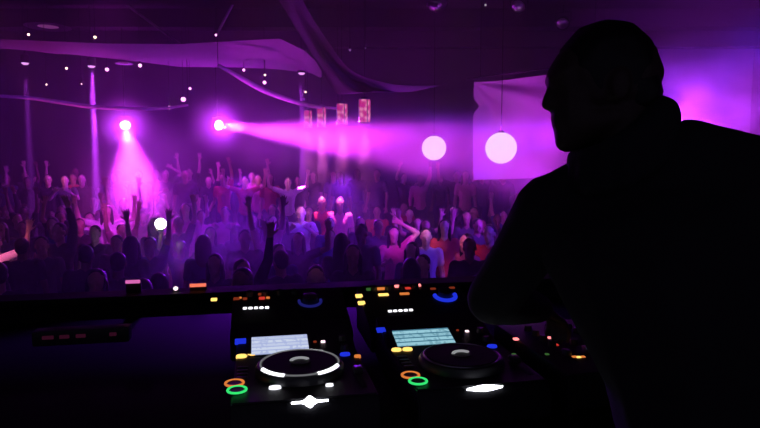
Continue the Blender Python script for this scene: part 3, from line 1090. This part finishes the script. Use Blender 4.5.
# red glass lanterns
for i, (px, py, Y, h, r) in enumerate(((308, 119, 12.6, 0.36, 0.085), (321.5, 117, 12.0, 0.40, 0.09), (342, 114, 11.6, 0.40, 0.105), (364.5, 111, 10.8, 0.42, 0.105))):
    p = P(px, py, Y)
    root = empty('hanging_lantern', p)
    tag(root, ('leftmost and smallest of the four red hanging lanterns', 'second of the four red hanging lanterns from the left',
               'third of the four red hanging lanterns from the left', 'rightmost and largest of the four red hanging lanterns')[i], 'lantern', 'red lanterns hanging over the crowd')
    bm = lathe([(r * 0.92, -h / 2), (r, -h / 2 + 0.02), (r, h / 2 - 0.02), (r * 0.8, h / 2)], 24)
    obj('glass', bm, LANT, root)
    bm = lathe([(0, h / 2 + 0.05), (r * 0.3, h / 2 + 0.045), (r * 0.95, h / 2 + 0.005), (r * 0.95, h / 2 - 0.012), (0, h / 2 - 0.012)], 24)
    obj('cap', bm, M['steel'], root)
    obj('candle', lathe([(0, -h / 2 + 0.0), (r * 0.4, -h / 2 + 0.0), (r * 0.4, -h * 0.05), (0, -h * 0.03)], 16), E['lantern'], root)
    bm = bmesh.new()
    for k in range(4):
        a = 2 * PI * k / 4 + 0.5
        add_cyl(bm, (r * 1.02 * math.cos(a), r * 1.02 * math.sin(a), -h / 2), (r * 1.02 * math.cos(a), r * 1.02 * math.sin(a), h / 2), 0.007, n=6)
    tube([(r * 1.02 * math.cos(2 * PI * k / 20), r * 1.02 * math.sin(2 * PI * k / 20), -h / 2) for k in range(20)], 0.008, 6, closed=True, bm=bm)
    obj('cage', bm, M['steel'], root)
    obj('cord', cyl((0, 0, h / 2 + 0.04), (0, 0, ZC - p.z), 0.006, n=8), M['blackmetal'], root)
    light('lamp_light', 'SPOT', root, LP['lantern'], (1.0, 0.14, 0.75), (0, 0, -h / 2 - 0.03), 26, 0.8, 0.06)

# round white globes
for px, py, Y, rp, lab in ((434, 148, 11.5, 12.2, 'round white glowing globe lamp, the smaller one farther from the DJ'),
                           (501, 148, 9.6, 15.6, 'round white glowing globe lamp, the larger one beside the DJ')):
    p = P(px, py, Y)
    r = rp * (p - CAMP).length / F / math.sqrt(1 + ((px - 380) / F) ** 2) * 0.99
    root = empty('globe_lamp', p)
    tag(root, lab, 'globe lamp', 'round white globe lamps')
    bm = lathe([(0 if i in (0, 24) else r * math.sin(PI * i / 24), -r * math.cos(PI * i / 24)) for i in range(25)], 40)
    obj('globe', bm, E['globe'], root)
    obj('cap', lathe([(0, r * 0.97), (0.05, r * 0.97), (0.06, r * 1.0), (0.03, r * 1.12), (0, r * 1.12)], 20), M['blackmetal'], root)
    obj('cord', cyl((0, 0, r * 1.1), (0, 0, ZC - p.z), 0.007, n=8), M['blackmetal'], root)

# ------------------------------------------------------------------ cloth under the ceiling
nearY = 10.9
xs = [(-30, 38, 47, 11.4), (0, 38.5, 48, 11.6), (60, 41, 53, 12.2), (110, 43, 58, 12.8), (180, 43.5, 66.5, 13.6), (240, 40, 67, 13.6), (280, 38, 69, 13.6), (305, 50, 72, 13.4), (322, 66, 74, 12.9)]


def canopy(u, v):
    k = u * (len(xs) - 1)
    i = min(int(k), len(xs) - 2)
    t = k - i
    t = t * t * (3 - 2 * t) * 0.4 + t * 0.6
    px, y0, y1, yf = [a * (1 - t) + b * t for a, b in zip(xs[i], xs[i + 1])]
    a, b = P(px, y0, nearY), P(px * 0.985 + 4, y1, yf)
    p = a.lerp(b, v)
    p.z -= 0.10 * math.sin(PI * v) * (0.5 + 0.5 * u) + 0.03 * math.sin(u * 34) * math.sin(PI * v)
    return p


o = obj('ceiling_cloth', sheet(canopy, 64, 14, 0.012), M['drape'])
tag(o, 'long pale cloth stretched across under the dark ceiling', 'ceiling cloth')
# second cloth: hangs from the ceiling and swings out in a fold
L = catmull([P(272, -12, 10.6), P(288, 14, 10.5), (P(302, 38, 10.4)), P(318, 64, 10.3), P(334, 90, 10.1), P(343, 92.5, 10.0)], 8)
R_ = catmull([P(296, -14, 9.4), P(311, 14, 9.6), P(328, 40, 9.8), P(352, 70, 9.8), P(392, 84, 9.7), P(440, 86, 9.6)], 8)


def swag(u, v):
    k = u * (len(L) - 1)
    i = min(int(k), len(L) - 2)
    t = k - i
    a, b = L[i].lerp(L[i + 1], t), R_[i].lerp(R_[i + 1], t)
    p = a.lerp(b, v)
    p.z -= 0.05 * math.sin(PI * v)
    p.y += 0.10 * math.sin(v * 9 + u * 2) * (0.3 + u)
    return p


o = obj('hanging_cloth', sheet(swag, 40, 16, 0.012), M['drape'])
tag(o, 'narrow cloth swag hanging down from the ceiling to a pointed fold', 'ceiling cloth')
for pts, r, lab in (([(-25, 95, 12.0), (0, 96, 12), (30, 98, 12), (62, 102.5, 12), (90, 106.5, 12), (125, 108.5, 12), (160, 108.5, 12), (188, 105, 12.3)], 0.035, 'thin cloth garland sagging above the left spotlight'),
                    ([(218, 65, 10.6), (232, 73, 10.8), (247, 81.5, 11), (264, 90.5, 11.2), (288, 99.5, 11.5), (312, 106, 11.8), (338, 108.5, 12.2)], 0.042, 'thin cloth garland sloping down to the red lanterns')):
    cp = catmull([P(*p) for p in pts], 6)
    o = obj('cloth_garland', tube(cp, r, 10, rfun=lambda t, r=r: r * (0.45 + 0.75 * math.sin(PI * (0.08 + 0.84 * t)))), M['rope'])
    tag(o, lab, 'garland', 'cloth garlands')
    # (cords that carry the two ends)
    for nm, q in (('cord', cp[0]), ('cord', cp[-1])):
        obj(nm, cyl(q, V((q.x, q.y, ZC)), 0.006, n=6), M['blackmetal'], o)

# white banner beside the DJ
BY = 10.6
b0, b1, b2, b3 = P(474, 82, BY), P(600, 64, BY), P(600, 176, BY), P(474, 180, BY)


def banner(u, v):
    a, b = b0.lerp(b1, u), b3.lerp(b2, u)
    p = a.lerp(b, v)
    # slack folds that run from the upper left corner
    d = u * 1.0 + 0.0001
    ang = math.atan2(v * 1.15, d)
    rr = math.hypot(v * 1.15, d)
    p.y += 0.09 * math.sin(ang * 9.0) * min(1, rr * 2.2) * (1 - 0.4 * rr) + 0.05 * math.sin(u * 11 + v * 3)
    p.x += 0.10 * math.exp(-((v - 0.24) / 0.05) ** 2) * math.exp(-u / 0.10)
    p.z -= 0.05 * math.sin(PI * u) * (1 - v)
    return p


o = obj('cloth_banner', sheet(banner, 70, 50, 0.01), M['banner'])
tag(o, 'creased white cloth banner hanging behind the round lamps', 'banner')
bar = obj('rail', cyl(b0 + V((-0.12, 0, 0.05)), b1 + V((0.1, 0, 0.05)), 0.018, n=10), M['blackmetal'], o)
bm = bmesh.new()
for q in (b0.lerp(b1, 0.05), b0.lerp(b1, 0.95)):
    add_cyl(bm, q + V((0, 0, 0.04)), V((q.x, q.y, ZC)), 0.006, n=6)
obj('cord', bm, M['blackmetal'], o)

# tiny bulbs below the ceiling
bulbs = [(28.5, 34.5, 'warm', 2.3, 'tiny warm bulb above the left end of the ceiling cloth'),
         (95, 37.2, 'warm', 2.5, 'tiny warm bulb just above the ceiling cloth, between two pin spots'),
         (66.5, 68.3, 'warm', 2.2, 'tiny warm bulb under the cloth between two pin spots'),
         (107, 69.5, 'pink', 3.4, 'tiny pink bulb just right of the bright pin spot'),
         (140, 65.5, 'pink', 3.4, 'tiny pink bulb under the middle of the ceiling cloth'),
         (46.5, 84.5, 'warm', 1.5, 'faint tiny bulb above the left garland, the left one of two'),
         (81.5, 84, 'warm', 1.2, 'faint tiny bulb above the left garland, the right one of two'),
         (243.8, 70, 'pink', 2.6, 'tiny pink bulb beside the upper end of the right garland'),
         (265, 75, 'warm', 2.0, 'tiny warm bulb above the right garland'),
         (264.5, 82.5, 'pink', 3.4, 'tiny pink bulb touching the right garland'),
         (307.5, 45.3, 'warm', 2.4, 'tiny warm bulb in the gap between the two ceiling cloths'),
         (305.5, 92, 'warm', 1.7, 'tiny bulb below the pin spot over the lanterns'),
         (169.5, 107.5, 'pink', 3.3, 'tiny pink bulb at the right end of the left garland'),
         (183.3, 99.3, 'pink', 4.4, 'larger pink bulb between the two magenta spotlights'),
         (190, 88.5, 'pink', 2.6, 'small pink bulb, topmost between the two magenta spotlights'),
         (350, 50, 'dimv', 2.4, 'dim violet bulb right of the hanging cloth'),
         (365.5, 48, 'dimv', 1.6, 'faintest bulb in the dark right of the hanging cloth'),
         (485.5, 5, 'dimw', 2.2, 'dim white bulb high over the banner'),
         (216, 35, 'pink', 2.2, 'small pink bulb on the upper edge of the ceiling cloth')]
E['dimv'] = em('bulb_violet', (0.35, 0.12, 0.5), 0.5)
E['dimw'] = em('bulb_dim_white', (0.6, 0.55, 0.65), 0.6)
for px, py, m, rp, lab in bulbs:
    Y = 10.7 if py < 60 else 12.4
    p = P(px, py, Y)
    r = rp * 0.52 * Y / F
    root = empty('ceiling_bulb', p)
    tag(root, lab, 'bulb', 'tiny bulbs under the ceiling')
    obj('bulb', lathe([(0 if i in (0, 10) else r * math.sin(PI * i / 10), -r * math.cos(PI * i / 10)) for i in range(11)], 16), E[m], root)
    obj('socket', lathe([(0, 0.055 + r), (r * 0.5, 0.05 + r), (r * 0.5, r * 0.75), (0, r * 0.75)], 12), M['blackmetal'], root)
    obj('cord', cyl((0, 0, r + 0.05), (0, 0, ZC - p.z), 0.005, n=6), M['blackmetal'], root)

# mirror ball at the top edge
p = P(437, 2, 11.0)
root = empty('mirror_ball', p)
tag(root, 'mirror ball at the top of the picture, hanging from the ceiling', 'mirror ball')
bm = bmesh.new()
bmesh.ops.create_uvsphere(bm, u_segments=30, v_segments=18, radius=0.20)
ob = obj('ball', bm, M['mirror'], root, smooth=False)
obj('motor', lathe([(0, 0.30), (0.05, 0.30), (0.05, 0.2), (0.02, 0.195), (0, 0.195)], 16), M['blackmetal'], root)
obj('cord', cyl((0, 0, 0.29), (0, 0, ZC - p.z), 0.006, n=6), M['blackmetal'], root)
# unlit par cans in the dark
for px, py, Y, lab in ((519, 5, 10.4, 'unlit black stage lamp on the ceiling above the banner'),
                       (563, 22, 11.5, 'unlit black stage lamp on the ceiling just above the head of the DJ')):
    p = P(px, py, Y)
    spot_fixture('stage_lamp', p, p + V((-0.5, -1, -0.9)), 0.11, M['steel'], 0, None, 0, 0, lab, 'stage lamp', 'unlit stage lamps', radius=0.05)
# bare struts under the ceiling
for (a, b, lab) in (((112, -6, 13.2), (188, 50, 13.2), 'thin sloping strut under the ceiling over the left spotlight'),
                    ((238, -6, 12.9), (217, 34, 12.9), 'short steep strut under the ceiling above the cloth')):
    o = obj('strut', cyl(P(*a), P(*b), 0.028, n=10), M['steel'])
    tag(o, lab, 'strut', 'thin struts under the ceiling')
# shallow dish lamps seen edge on
for px, py, Y, w, lab in ((48, 27, 12.9, 0.45, 'flat ceiling dish with a painted pink reflection at the far left above the cloth'),
                          (124, 63.5, 12.3, 0.17, 'flat little dish lamp under the cloth beside the pink bulb')):
    p = P(px, py, Y)
    root = empty('dish_lamp', p)
    tag(root, lab, 'dish lamp', 'flat dish lamps')
    obj('dish', lathe([(0, 0.05), (w * 0.5, 0.035), (w, 0.0), (w * 0.96, -0.008), (0, 0.02)], 28), M['steel'], root)
    obj('diffuser', lathe([(0, 0.005), (w * 0.75, 0.008), (w * 0.8, 0.015), (0, 0.02)], 28), em('dish_glow', (0.45, 0.08, 0.45), 0.35), root)  # far left dish: glow painted for a pink reflection on the fixture
    obj('drop_rod', cyl((0, 0, 0.04), (0, 0, ZC - p.z if w > 0.3 else 0.10), 0.01, n=8), M['blackmetal'], root)

# ================================================================== the DJ
DB = V((0.62, 0.97, ZS))


def D(px, py, Y):
    return P(px, py, Y) - DB


def build_dj():
    hc = D(603.8, 89.2, 1.12)
    H = frame((-0.99, 0.08, -0.03), (-0.03, 0.05, 1))
    nk = D(640, 152, 1.10)
    shL, elL, wrL, fiL = D(552, 211, 1.17), D(493, 299, 1.32), D(541, 309, 1.50), D(573, 331, 1.62)
    shR = D(776, 192, 1.02)
    elR, wrR, fiR = V((0.83, 1.13, 2.36)) - DB, V((0.79, 1.35, 2.285)) - DB, V((0.70, 1.52, 2.235)) - DB
    che = D(655, 250, 1.07)
    wai = V((0.615, 1.03, 2.30)) - DB
    pel = V((0.64, 0.97, 2.07)) - DB
    S = (shR - shL).normalized()
    Rs = Matrix((S, V((-S.y, S.x, 0)).normalized(), S.cross(V((-S.y, S.x, 0)).normalized()))).transposed()
    hip = {1: pel + V((0.09, -0.01, -0.05)), -1: pel + V((-0.09, 0.01, -0.05))}
    kne = {1: V((0.13, -0.02, 0.51)), -1: V((-0.12, 0.03, 0.51))}
    ank = {1: V((0.15, -0.04, 0.085)), -1: V((-0.14, -0.01, 0.085))}

    def torso(B, g):
        B.hull([(pel, (0.165 + g, 0.12 + g, 0.10)), (wai, (0.155 + g, 0.115 + g, 0.09))])
        B.hull([(wai, (0.155 + g, 0.115 + g, 0.09)), (che, (0.175 + g, 0.125 + g, 0.12), Rs)])
        B.hull([(che, (0.17 + g, 0.12 + g, 0.11), Rs), (shL + S * 0.04 + V((0, 0, -0.02)), 0.055 + g), (shR - S * 0.04 + V((0, 0, -0.02)), 0.055 + g)])
        B.hull([(nk, 0.055 + g * 0.6), (shL + S * 0.05, 0.045 + g), (shR - S * 0.03 + V((0, 0, 0.0)), 0.055 + g)])

    def legs(B, g):
        for s in (1, -1):
            B.chain([(hip[s], 0.095 + g), (kne[s], 0.06 + g), ((kne[s] + ank[s]) / 2 + V((0, -0.02, 0.06)), 0.056 + g), (ank[s], 0.042 + g * 1.5)])

    B = Blob()
    torso(B, 0)
    legs(B, 0)
    for s, (a, e, w, f) in ((-1, (shL, elL, wrL, fiL)), (1, (shR, elR, wrR, fiR))):
        B.chain([(a, 0.06), (a.lerp(e, 0.45), 0.05), (e, 0.041), (e.lerp(w, 0.3), 0.042), (w, 0.028)])
        add_hand(B, w, f - w, (0.1, 0.35, -1), -s, k=1.0, curl=0.5, fr=0.0092)
        B.hull([(ank[s] + V((0, -0.03, -0.05)), 0.036), (ank[s] + V((s * 0.03, 0.16, -0.06)), (0.045, 0.045, 0.024))])
    B.cap(nk, 0.064, hc + H @ V((-0.025, 0, -0.05)), 0.062)
    add_head(B, hc, H, brow=True)
    body = B.mesh('person_body', 0.0062, 2)
    root = link('person', body, M['dj_skin'])
    root.location = DB
    tag(root, 'DJ in a black jacket leaning over the mixer, head in profile looking left', 'person')
    # jacket: torso, sleeves, stand-up collar
    B = Blob()
    torso(B, 0.02)
    B.hull([(D(592, 178, 1.12), 0.045), (D(630, 165, 1.10), 0.06), (D(556, 200, 1.16), 0.055), (D(600, 215, 1.12), 0.07)])
    B.hull([(D(688, 152, 1.07), 0.06), (D(772, 174, 1.03), 0.06), (D(700, 215, 1.07), 0.08), (D(650, 175, 1.09), 0.06)])
    B.hull([(pel + V((0, 0, 0.02)), (0.20, 0.15, 0.06)), (wai + V((0.0, 0, 0)), (0.215, 0.15, 0.09))])
    B.hull([(wai + V((0.0, 0, 0)), (0.215, 0.15, 0.09)), (che, (0.205, 0.145, 0.10), Rs)])
    for a, e, w in ((shL, elL, wrL), (shR, elR, wrR)):
        B.chain([(a, 0.076), (a.lerp(e, 0.5), 0.064), (e, 0.060), (e.lerp(w, 0.45), 0.052), (e.lerp(w, 0.93), 0.038)])
    jk = link('jacket', B.mesh('jacket', 0.0085, 3), M['dj_cloth'], root)
    B = Blob()
    n = 14
    cc = D(617, 148, 1.10)
    pts = []
    for i in range(n + 1):
        a = 2 * PI * i / n
        back = 0.5 + 0.5 * math.cos(a)
        pts.append((cc + V((0.070 * math.cos(a) + 0.002, 0.072 * math.sin(a), -0.02 + 0.085 * back ** 1.3)), 0.020 + 0.012 * back))
    B.chain(pts)
    for (p_, r_), k in zip(pts, range(n)):
        B.cap(p_, r_, p_ + V((0, 0, -0.05)), r_ * 1.1)
    link('collar', B.mesh('collar', 0.008, 2), M['dj_cloth'], jk)
    B = Blob()
    B.hull([(pel, (0.175, 0.13, 0.07)), (hip[1], 0.105), (hip[-1], 0.105)])
    legs(B, 0.014)
    link('trousers', B.mesh('trousers', 0.012, 3), M['black'], root)
    for s in (1, -1):
        B = Blob()
        B.hull([(ank[s] + V((0, -0.035, -0.045)), 0.042), (ank[s] + V((s * 0.03, 0.17, -0.055)), (0.052, 0.055, 0.03)), (ank[s], 0.046)])
        sh = B.mesh('shoe', 0.011, 2, cut=[(V((0, 0, 0.0)), V((0, 0, -1)))])
        link('shoe', sh, M['rubber'], root)
    # close-cropped hair
    B = Blob()
    B.hull([(hc + H @ V((-0.005, 0, 0.034)), (0.094, 0.0805, 0.0945), H)])
    B.hull([(hc + H @ V((-0.050, 0, -0.01)), (0.052, 0.068, 0.06), H)])
    link('hair', B.mesh('hair', 0.008, 2), M['hair_black'], root)
    return root


build_dj()

# ================================================================== the crowd
pu = V((0, 0, 1))
POSES = {
    'up': dict(arms=(((0.32, -0.15, 0.95), (0.05, -0.2, 1)), ((-0.32, -0.15, 0.95), (-0.05, -0.2, 1))), txt='both arms straight up'),
    'vee': dict(arms=(((0.85, -0.2, 0.35), (0.1, -0.25, 1)), ((-0.85, -0.2, 0.35), (-0.1, -0.25, 1))), txt='both elbows out and hands up'),
    'one': dict(arms=(((0.3, -0.25, 0.9), (-0.05, -0.3, 1)), ((-0.25, 0.05, -1), (-0.05, -0.7, -0.6))), txt='one arm up'),
    'phone': dict(arms=(((-0.2, -0.6, -0.8), (0.1, -0.6, 0.8)), ((-0.35, -0.4, 0.55), (0.15, -0.35, 0.95))), txt='one arm half raised'),
    'clap': dict(arms=(((0.3, -0.55, -0.5), (-0.55, -0.65, 0.65)), ((-0.3, -0.55, -0.5), (0.55, -0.65, 0.65))), txt='hands together in front'),
    'down': dict(arms=(((0.2, 0.02, -1), (0.08, -0.35, -0.95)), ((-0.2, 0.02, -1), (-0.08, -0.35, -0.95))), txt='arms down'),
    'head': dict(arms=(((0.7, -0.1, 0.75), (-0.85, -0.15, 0.5)), ((-0.35, -0.25, -0.8), (0.55, -0.6, 0.35))), txt='an arm bent over the head'),
}
PM = {}
for key, po in POSES.items():
    PM[key, 0] = make_person(po)
for key in ('up', 'vee', 'down', 'head'):
    PM[key, 1] = make_person(POSES[key], long_hair=True, slim=0.88)
PM['one', 2] = make_person(POSES['one'], long_sleeve=True)
PM['down', 2] = make_person(POSES['down'], long_sleeve=True)

SK = ['skin', 'skin_pale', 'skin', 'skin_dark']
placed = []


def base_for(px, py, zb, sc_, Y=None):
    zh = zb + 1.635 * sc_
    d = ray(px, py)
    if Y is None:
        t = (zh - CAM_Z) / d.z
        p = CAMP + d * t
    else:
        p = P(px, py, Y)
    return V((p.x, p.y, zb))


def put(px, py, key, shirt, label, skin='skin', hair='hair_black', zb=0.0, s=1.0, Y=None, turn=0.0, trous='denim'):
    b = base_for(px, py, zb, s, Y)
    if Y is not None:      # distance fixed: the height of the figure makes up the rest
        s = min(1.13, max(0.9, (P(px, py, Y).z - zb) / 1.635))
    face = math.atan2(-b.x, b.y) * -1
    o = add_person(PM[key], b, -math.atan2(b.x, b.y) * 0.6 + turn, M[skin], M[shirt], M[trous], M[hair], s)
    tag(o, label, 'person', 'crowd on the dance floor')
    placed.append((b.x, b.y))
    return o


G = ZP
# people the lamps and added spots pick out
put(107, 213, ('vee', 1), 'white', 'person in a white top with elbows out under the left magenta beam', 'skin_pale', Y=10.4)
put(90, 219, ('one', 0), 'white', 'person in a white shirt with one arm up, left edge of the magenta beam', 'skin_pale', Y=10.9)
put(124, 206, ('up', 0), 'pink', 'person in a pink shirt with both arms straight up inside the magenta beam', 'skin', Y=11.4)
PH_ = put(181, 250, ('phone', 0), 'blue', 'person in a dark blue shirt holding up the phone with the bright light', 'skin', Y=8.3)
put(186, 211, ('down', 1), 'pink', 'long-haired person in pink just right of the phone light', 'skin_pale', Y=10.6)
put(150, 246, ('up', 0), 'blue', 'person in a blue shirt with both arms up in front of the phone light', 'skin', Y=7.7)
put(118, 264, ('down', 0), 'black', 'dark head and shoulders in black, close in front of the magenta beam', 'skin_dark', turn=PI)
put(86, 256, ('down', 0), 'black', 'dark-dressed person with back turned, below the white shirt at the beam', 'skin_dark', turn=PI)
put(22, 248, ('down', 0), 'black', 'dark-dressed person with back turned near the left edge', 'skin_dark', turn=PI)
put(-14, 246, ('vee', 0), 'white', 'person in a white shirt with raised arm cut by the left edge', 'skin_pale', turn=0.5)
put(42, 246, ('down', 0), 'grey', 'person in grey with arms down right of the white shirt at the left edge', 'skin')
put(242, 272, ('one', 2), 'black', 'person in long black sleeves with one arm up, close to the booth', 'skin', turn=0.5)
put(316, 279, ('down', 0), 'grey', 'person with a warm-lit face just behind the left effects unit', 'skin_pale')
put(97, 283, ('down', 1), 'pink', 'long-haired person in pink, low at the booth wall left of the pink glowing bar', 'skin')
put(301, 213, ('clap', 0), 'white', 'person in a white shirt with hands together below the third lantern', 'skin_pale', Y=10.6)
put(394, 235, ('head', 1), 'pink', 'long-haired person in pink with an arm bent over the head', 'skin_pale')
put(426, 237, ('down', 0), 'white', 'person in white with a pale lit face, right of the arm over the head', 'skin_pale')
put(467, 243, ('down', 1), 'pink', 'long-haired person in pink close to the sleeve of the DJ', 'skin_pale', turn=-0.9)
put(474, 213, ('down', 0), 'pink', 'person in pink below the larger globe lamp', 'skin')
put(404, 208, ('down', 0), 'red', 'person in red with arms down below the smaller globe lamp', 'skin')
put(377, 212, ('down', 0), 'red', 'person in red with arms down left of the smaller globe lamp', 'skin')
put(340, 197, ('down', 1), 'pink', 'long-haired person in pink below the rightmost lantern', 'skin', Y=11.6)
put(322, 194, ('down', 0), 'red', 'person in red below the second lantern', 'skin', Y=11.9)
put(225, 214, ('clap', 0), 'pink', 'person in pink with hands together below the right magenta spotlight', 'skin', Y=10.9)
# on the raised gallery
put(48, 180, ('down', 0), 'black', 'person in black with a lit face, leftmost of three on the raised platform at left', 'skin_pale', zb=G, Y=13.2)
put(65, 181, ('clap', 0), 'grey', 'person in grey with hands together, middle of three on the raised platform at left', 'skin_pale', zb=G, Y=13.0)
put(82, 180, ('down', 0), 'black', 'person in black with a lit face on the raised platform beside the bright pin beam', 'skin_pale', zb=G, Y=13.3)
put(245, 182, ('vee', 0), 'red', 'person in red with hands up on the raised platform', 'skin_pale', zb=G, Y=13.0)
put(258, 180, ('one', 0), 'pink', 'person in pink with one arm up on the raised platform', 'skin_pale', zb=G, Y=13.4)
put(270, 179, ('down', 1), 'red', 'long-haired person in red on the raised platform', 'skin', zb=G, Y=13.2)
put(288, 183, ('vee', 0), 'white', 'person in white with elbows out on the raised platform', 'skin_pale', zb=G, Y=13.0)

# everybody else, row by row
rows = [(4.75, 0.74), (5.5, 0.74), (6.3, 0.76), (7.1, 0.78), (7.95, 0.80), (8.8, 0.82), (9.65, 0.84), (10.5, 0.86), (11.4, 0.9), (12.05, 0.95), (13.25, 0.86), (14.3, 0.95), (15.4, 1.05)]
names = ['front row', 'second row', 'third row', 'fourth row', 'fifth row', 'sixth row', 'seventh row', 'eighth row', 'ninth row', 'tenth row', 'platform front row', 'platform middle row', 'platform back row']
kinds = [('down', 0), ('down', 0), ('down', 1), ('up', 0), ('vee', 0), ('one', 0), ('clap', 0), ('one', 2), ('down', 2), ('up', 1), ('vee', 1), ('head', 0), ('phone', 0)]
tops = ['black', 'black', 'grey', 'black', 'blue', 'black', 'red', 'grey', 'black', 'black', 'black', 'pink']
fill = []
rng = random.Random(5)
for ri, (ry, dx) in enumerate(rows):
    zb = G if ry > 12.7 else 0.0
    x = (-30 - 380) / F * ry + rng.uniform(0, dx)
    while x < (506 - 380) / F * ry:
        y = ry + rng.uniform(-0.12, 0.12)
        if all((x - a) ** 2 + (y - b) ** 2 > 0.50 ** 2 for a, b in placed):
            near = ry < 7.5
            k = rng.choice(kinds[:3] + [('down', 2)] if near else kinds + kinds[:3] * 2)
            top = rng.choice(['black', 'black', 'black', 'grey', 'blue'] if near else tops)
            turn = rng.uniform(-0.5, 0.5) + (PI if (near and rng.random() < 0.4) else 0)
            o = add_person(PM[k], V((x, y, zb)), -math.atan2(x, y) * 0.6 + turn, M[rng.choice(SK)], M[top], M[rng.choice(['denim', 'black', 'grey'])],
                           M[rng.choice(['hair_black', 'hair_black', 'hair_brown'])], rng.uniform(0.94, 1.06))
            placed.append((x, y))
            fill.append((o, names[ri], ('long-haired ' if k[1] == 1 else '') + 'person in ' + top, POSES[k[0]]['txt'] + (', back turned' if abs(turn) > 2 else ''), x))
        x += dx * rng.uniform(0.85, 1.2)
ordw = ['first', 'second', 'third', 'fourth', 'fifth', 'sixth', 'seventh', 'eighth', 'ninth', 'tenth', 'eleventh', 'twelfth']
bykey = {}
for it in fill:
    bykey.setdefault(it[1:4], []).append(it)
for (row, who, pose), its in bykey.items():
    its.sort(key=lambda i: i[4])
    for i, it in enumerate(its):
        lab = '%s with %s, %s of the crowd' % (who, pose, row) if 'platform' not in row else '%s with %s, %s' % (who, pose, row)
        if len(its) > 1:
            lab = '%s with %s, %s such from left, %s' % (who, pose, ordw[i], row)
        tag(it[0], lab, 'person', 'crowd on the dance floor')

# the phone with its light on
po = PM['phone', 0]['arms'][-1]
hand = po[2] + V(po[3]).normalized() * 0.10
q = PH_.matrix_basis @ (hand + V((0, -0.032, 0.03)))
t = empty('smartphone', q - V((0, 0, 0.0)), PH_.rotation_euler.z)
tag(t, 'smartphone held up in the crowd with a round white light shining on it', 'phone')
obj('case', box((0, 0, 0), (0.074, 0.010, 0.15), bevel=0.004), M['plastic'], t)
obj('round_light', lathe([(0, 0.03), (0.05, 0.024), (0.072, 0.008), (0.075, 0.0), (0, 0.0)], 28, R=Matrix.Rotation(PI / 2, 3, 'X'), c=(0, -0.005, 0.03)), E['flash'], t)
light('flash_light', 'SPOT', t, LP['flash'], (0.85, 1.0, 0.92), (0, -0.07, 0.03), 150, 0.9, 0.05).rotation_euler = (PI / 2, 0, 0)

# ================================================================== smoke, added washes, exposure
def smoke(c, s, dens, label, nscale=2.0, lo=0.35, hi=0.75, g=0.3):
    bm = bmesh.new()
    bmesh.ops.create_icosphere(bm, subdivisions=3, radius=1.0)
    o = obj('smoke', bm, volume_mat('smoke', dens, g=g, plume=True, nscale=nscale, lo=lo, hi=hi))
    o.location = c
    o.scale = s
    tag(o, label, 'smoke', kind='stuff')
    return o


hz = obj('haze', box((0, 10.42, 2.99), (21.9, 15.1, 5.95)), volume_mat('thin_haze', HZ, g=0.25), smooth=False)
tag(hz, 'thin stage haze filling the hall over the dance floor', 'haze', kind='stuff')
for s_ in SMOKES:
    smoke(*s_)


def wash(px, py, Y, target, e, col, size, blend=0.6, radius=0.15):
    p = P(px, py, Y) if not isinstance(px, V) else px
    l = light('added_wash_light', 'SPOT', None, e, col, p, size, blend, radius)
    aim(l, V(target) - p)
    return l


for w_ in ADDED_WASHES:
    wash(*w_)

wd = bpy.data.worlds.new('world')
sc.world = wd
wd.use_nodes = True
wd.node_tree.nodes['Background'].inputs[0].default_value = (0.62, 0.5, 1.0, 1)
wd.node_tree.nodes['Background'].inputs[1].default_value = AMB

sc.view_settings.view_transform = 'Standard'
sc.view_settings.look = 'None'
sc.view_settings.exposure = 0.0
sc.view_settings.gamma = 1.0
sc.view_settings.use_curve_mapping = False
cy = sc.cycles
cy.use_denoising = True
cy.max_bounces = 5
cy.diffuse_bounces = 2
cy.glossy_bounces = 3
cy.transmission_bounces = 3
cy.volume_bounces = 1
cy.sample_clamp_indirect = 4.0
cy.volume_step_rate = 1.5
cy.volume_max_steps = 160
cy.use_light_tree = True
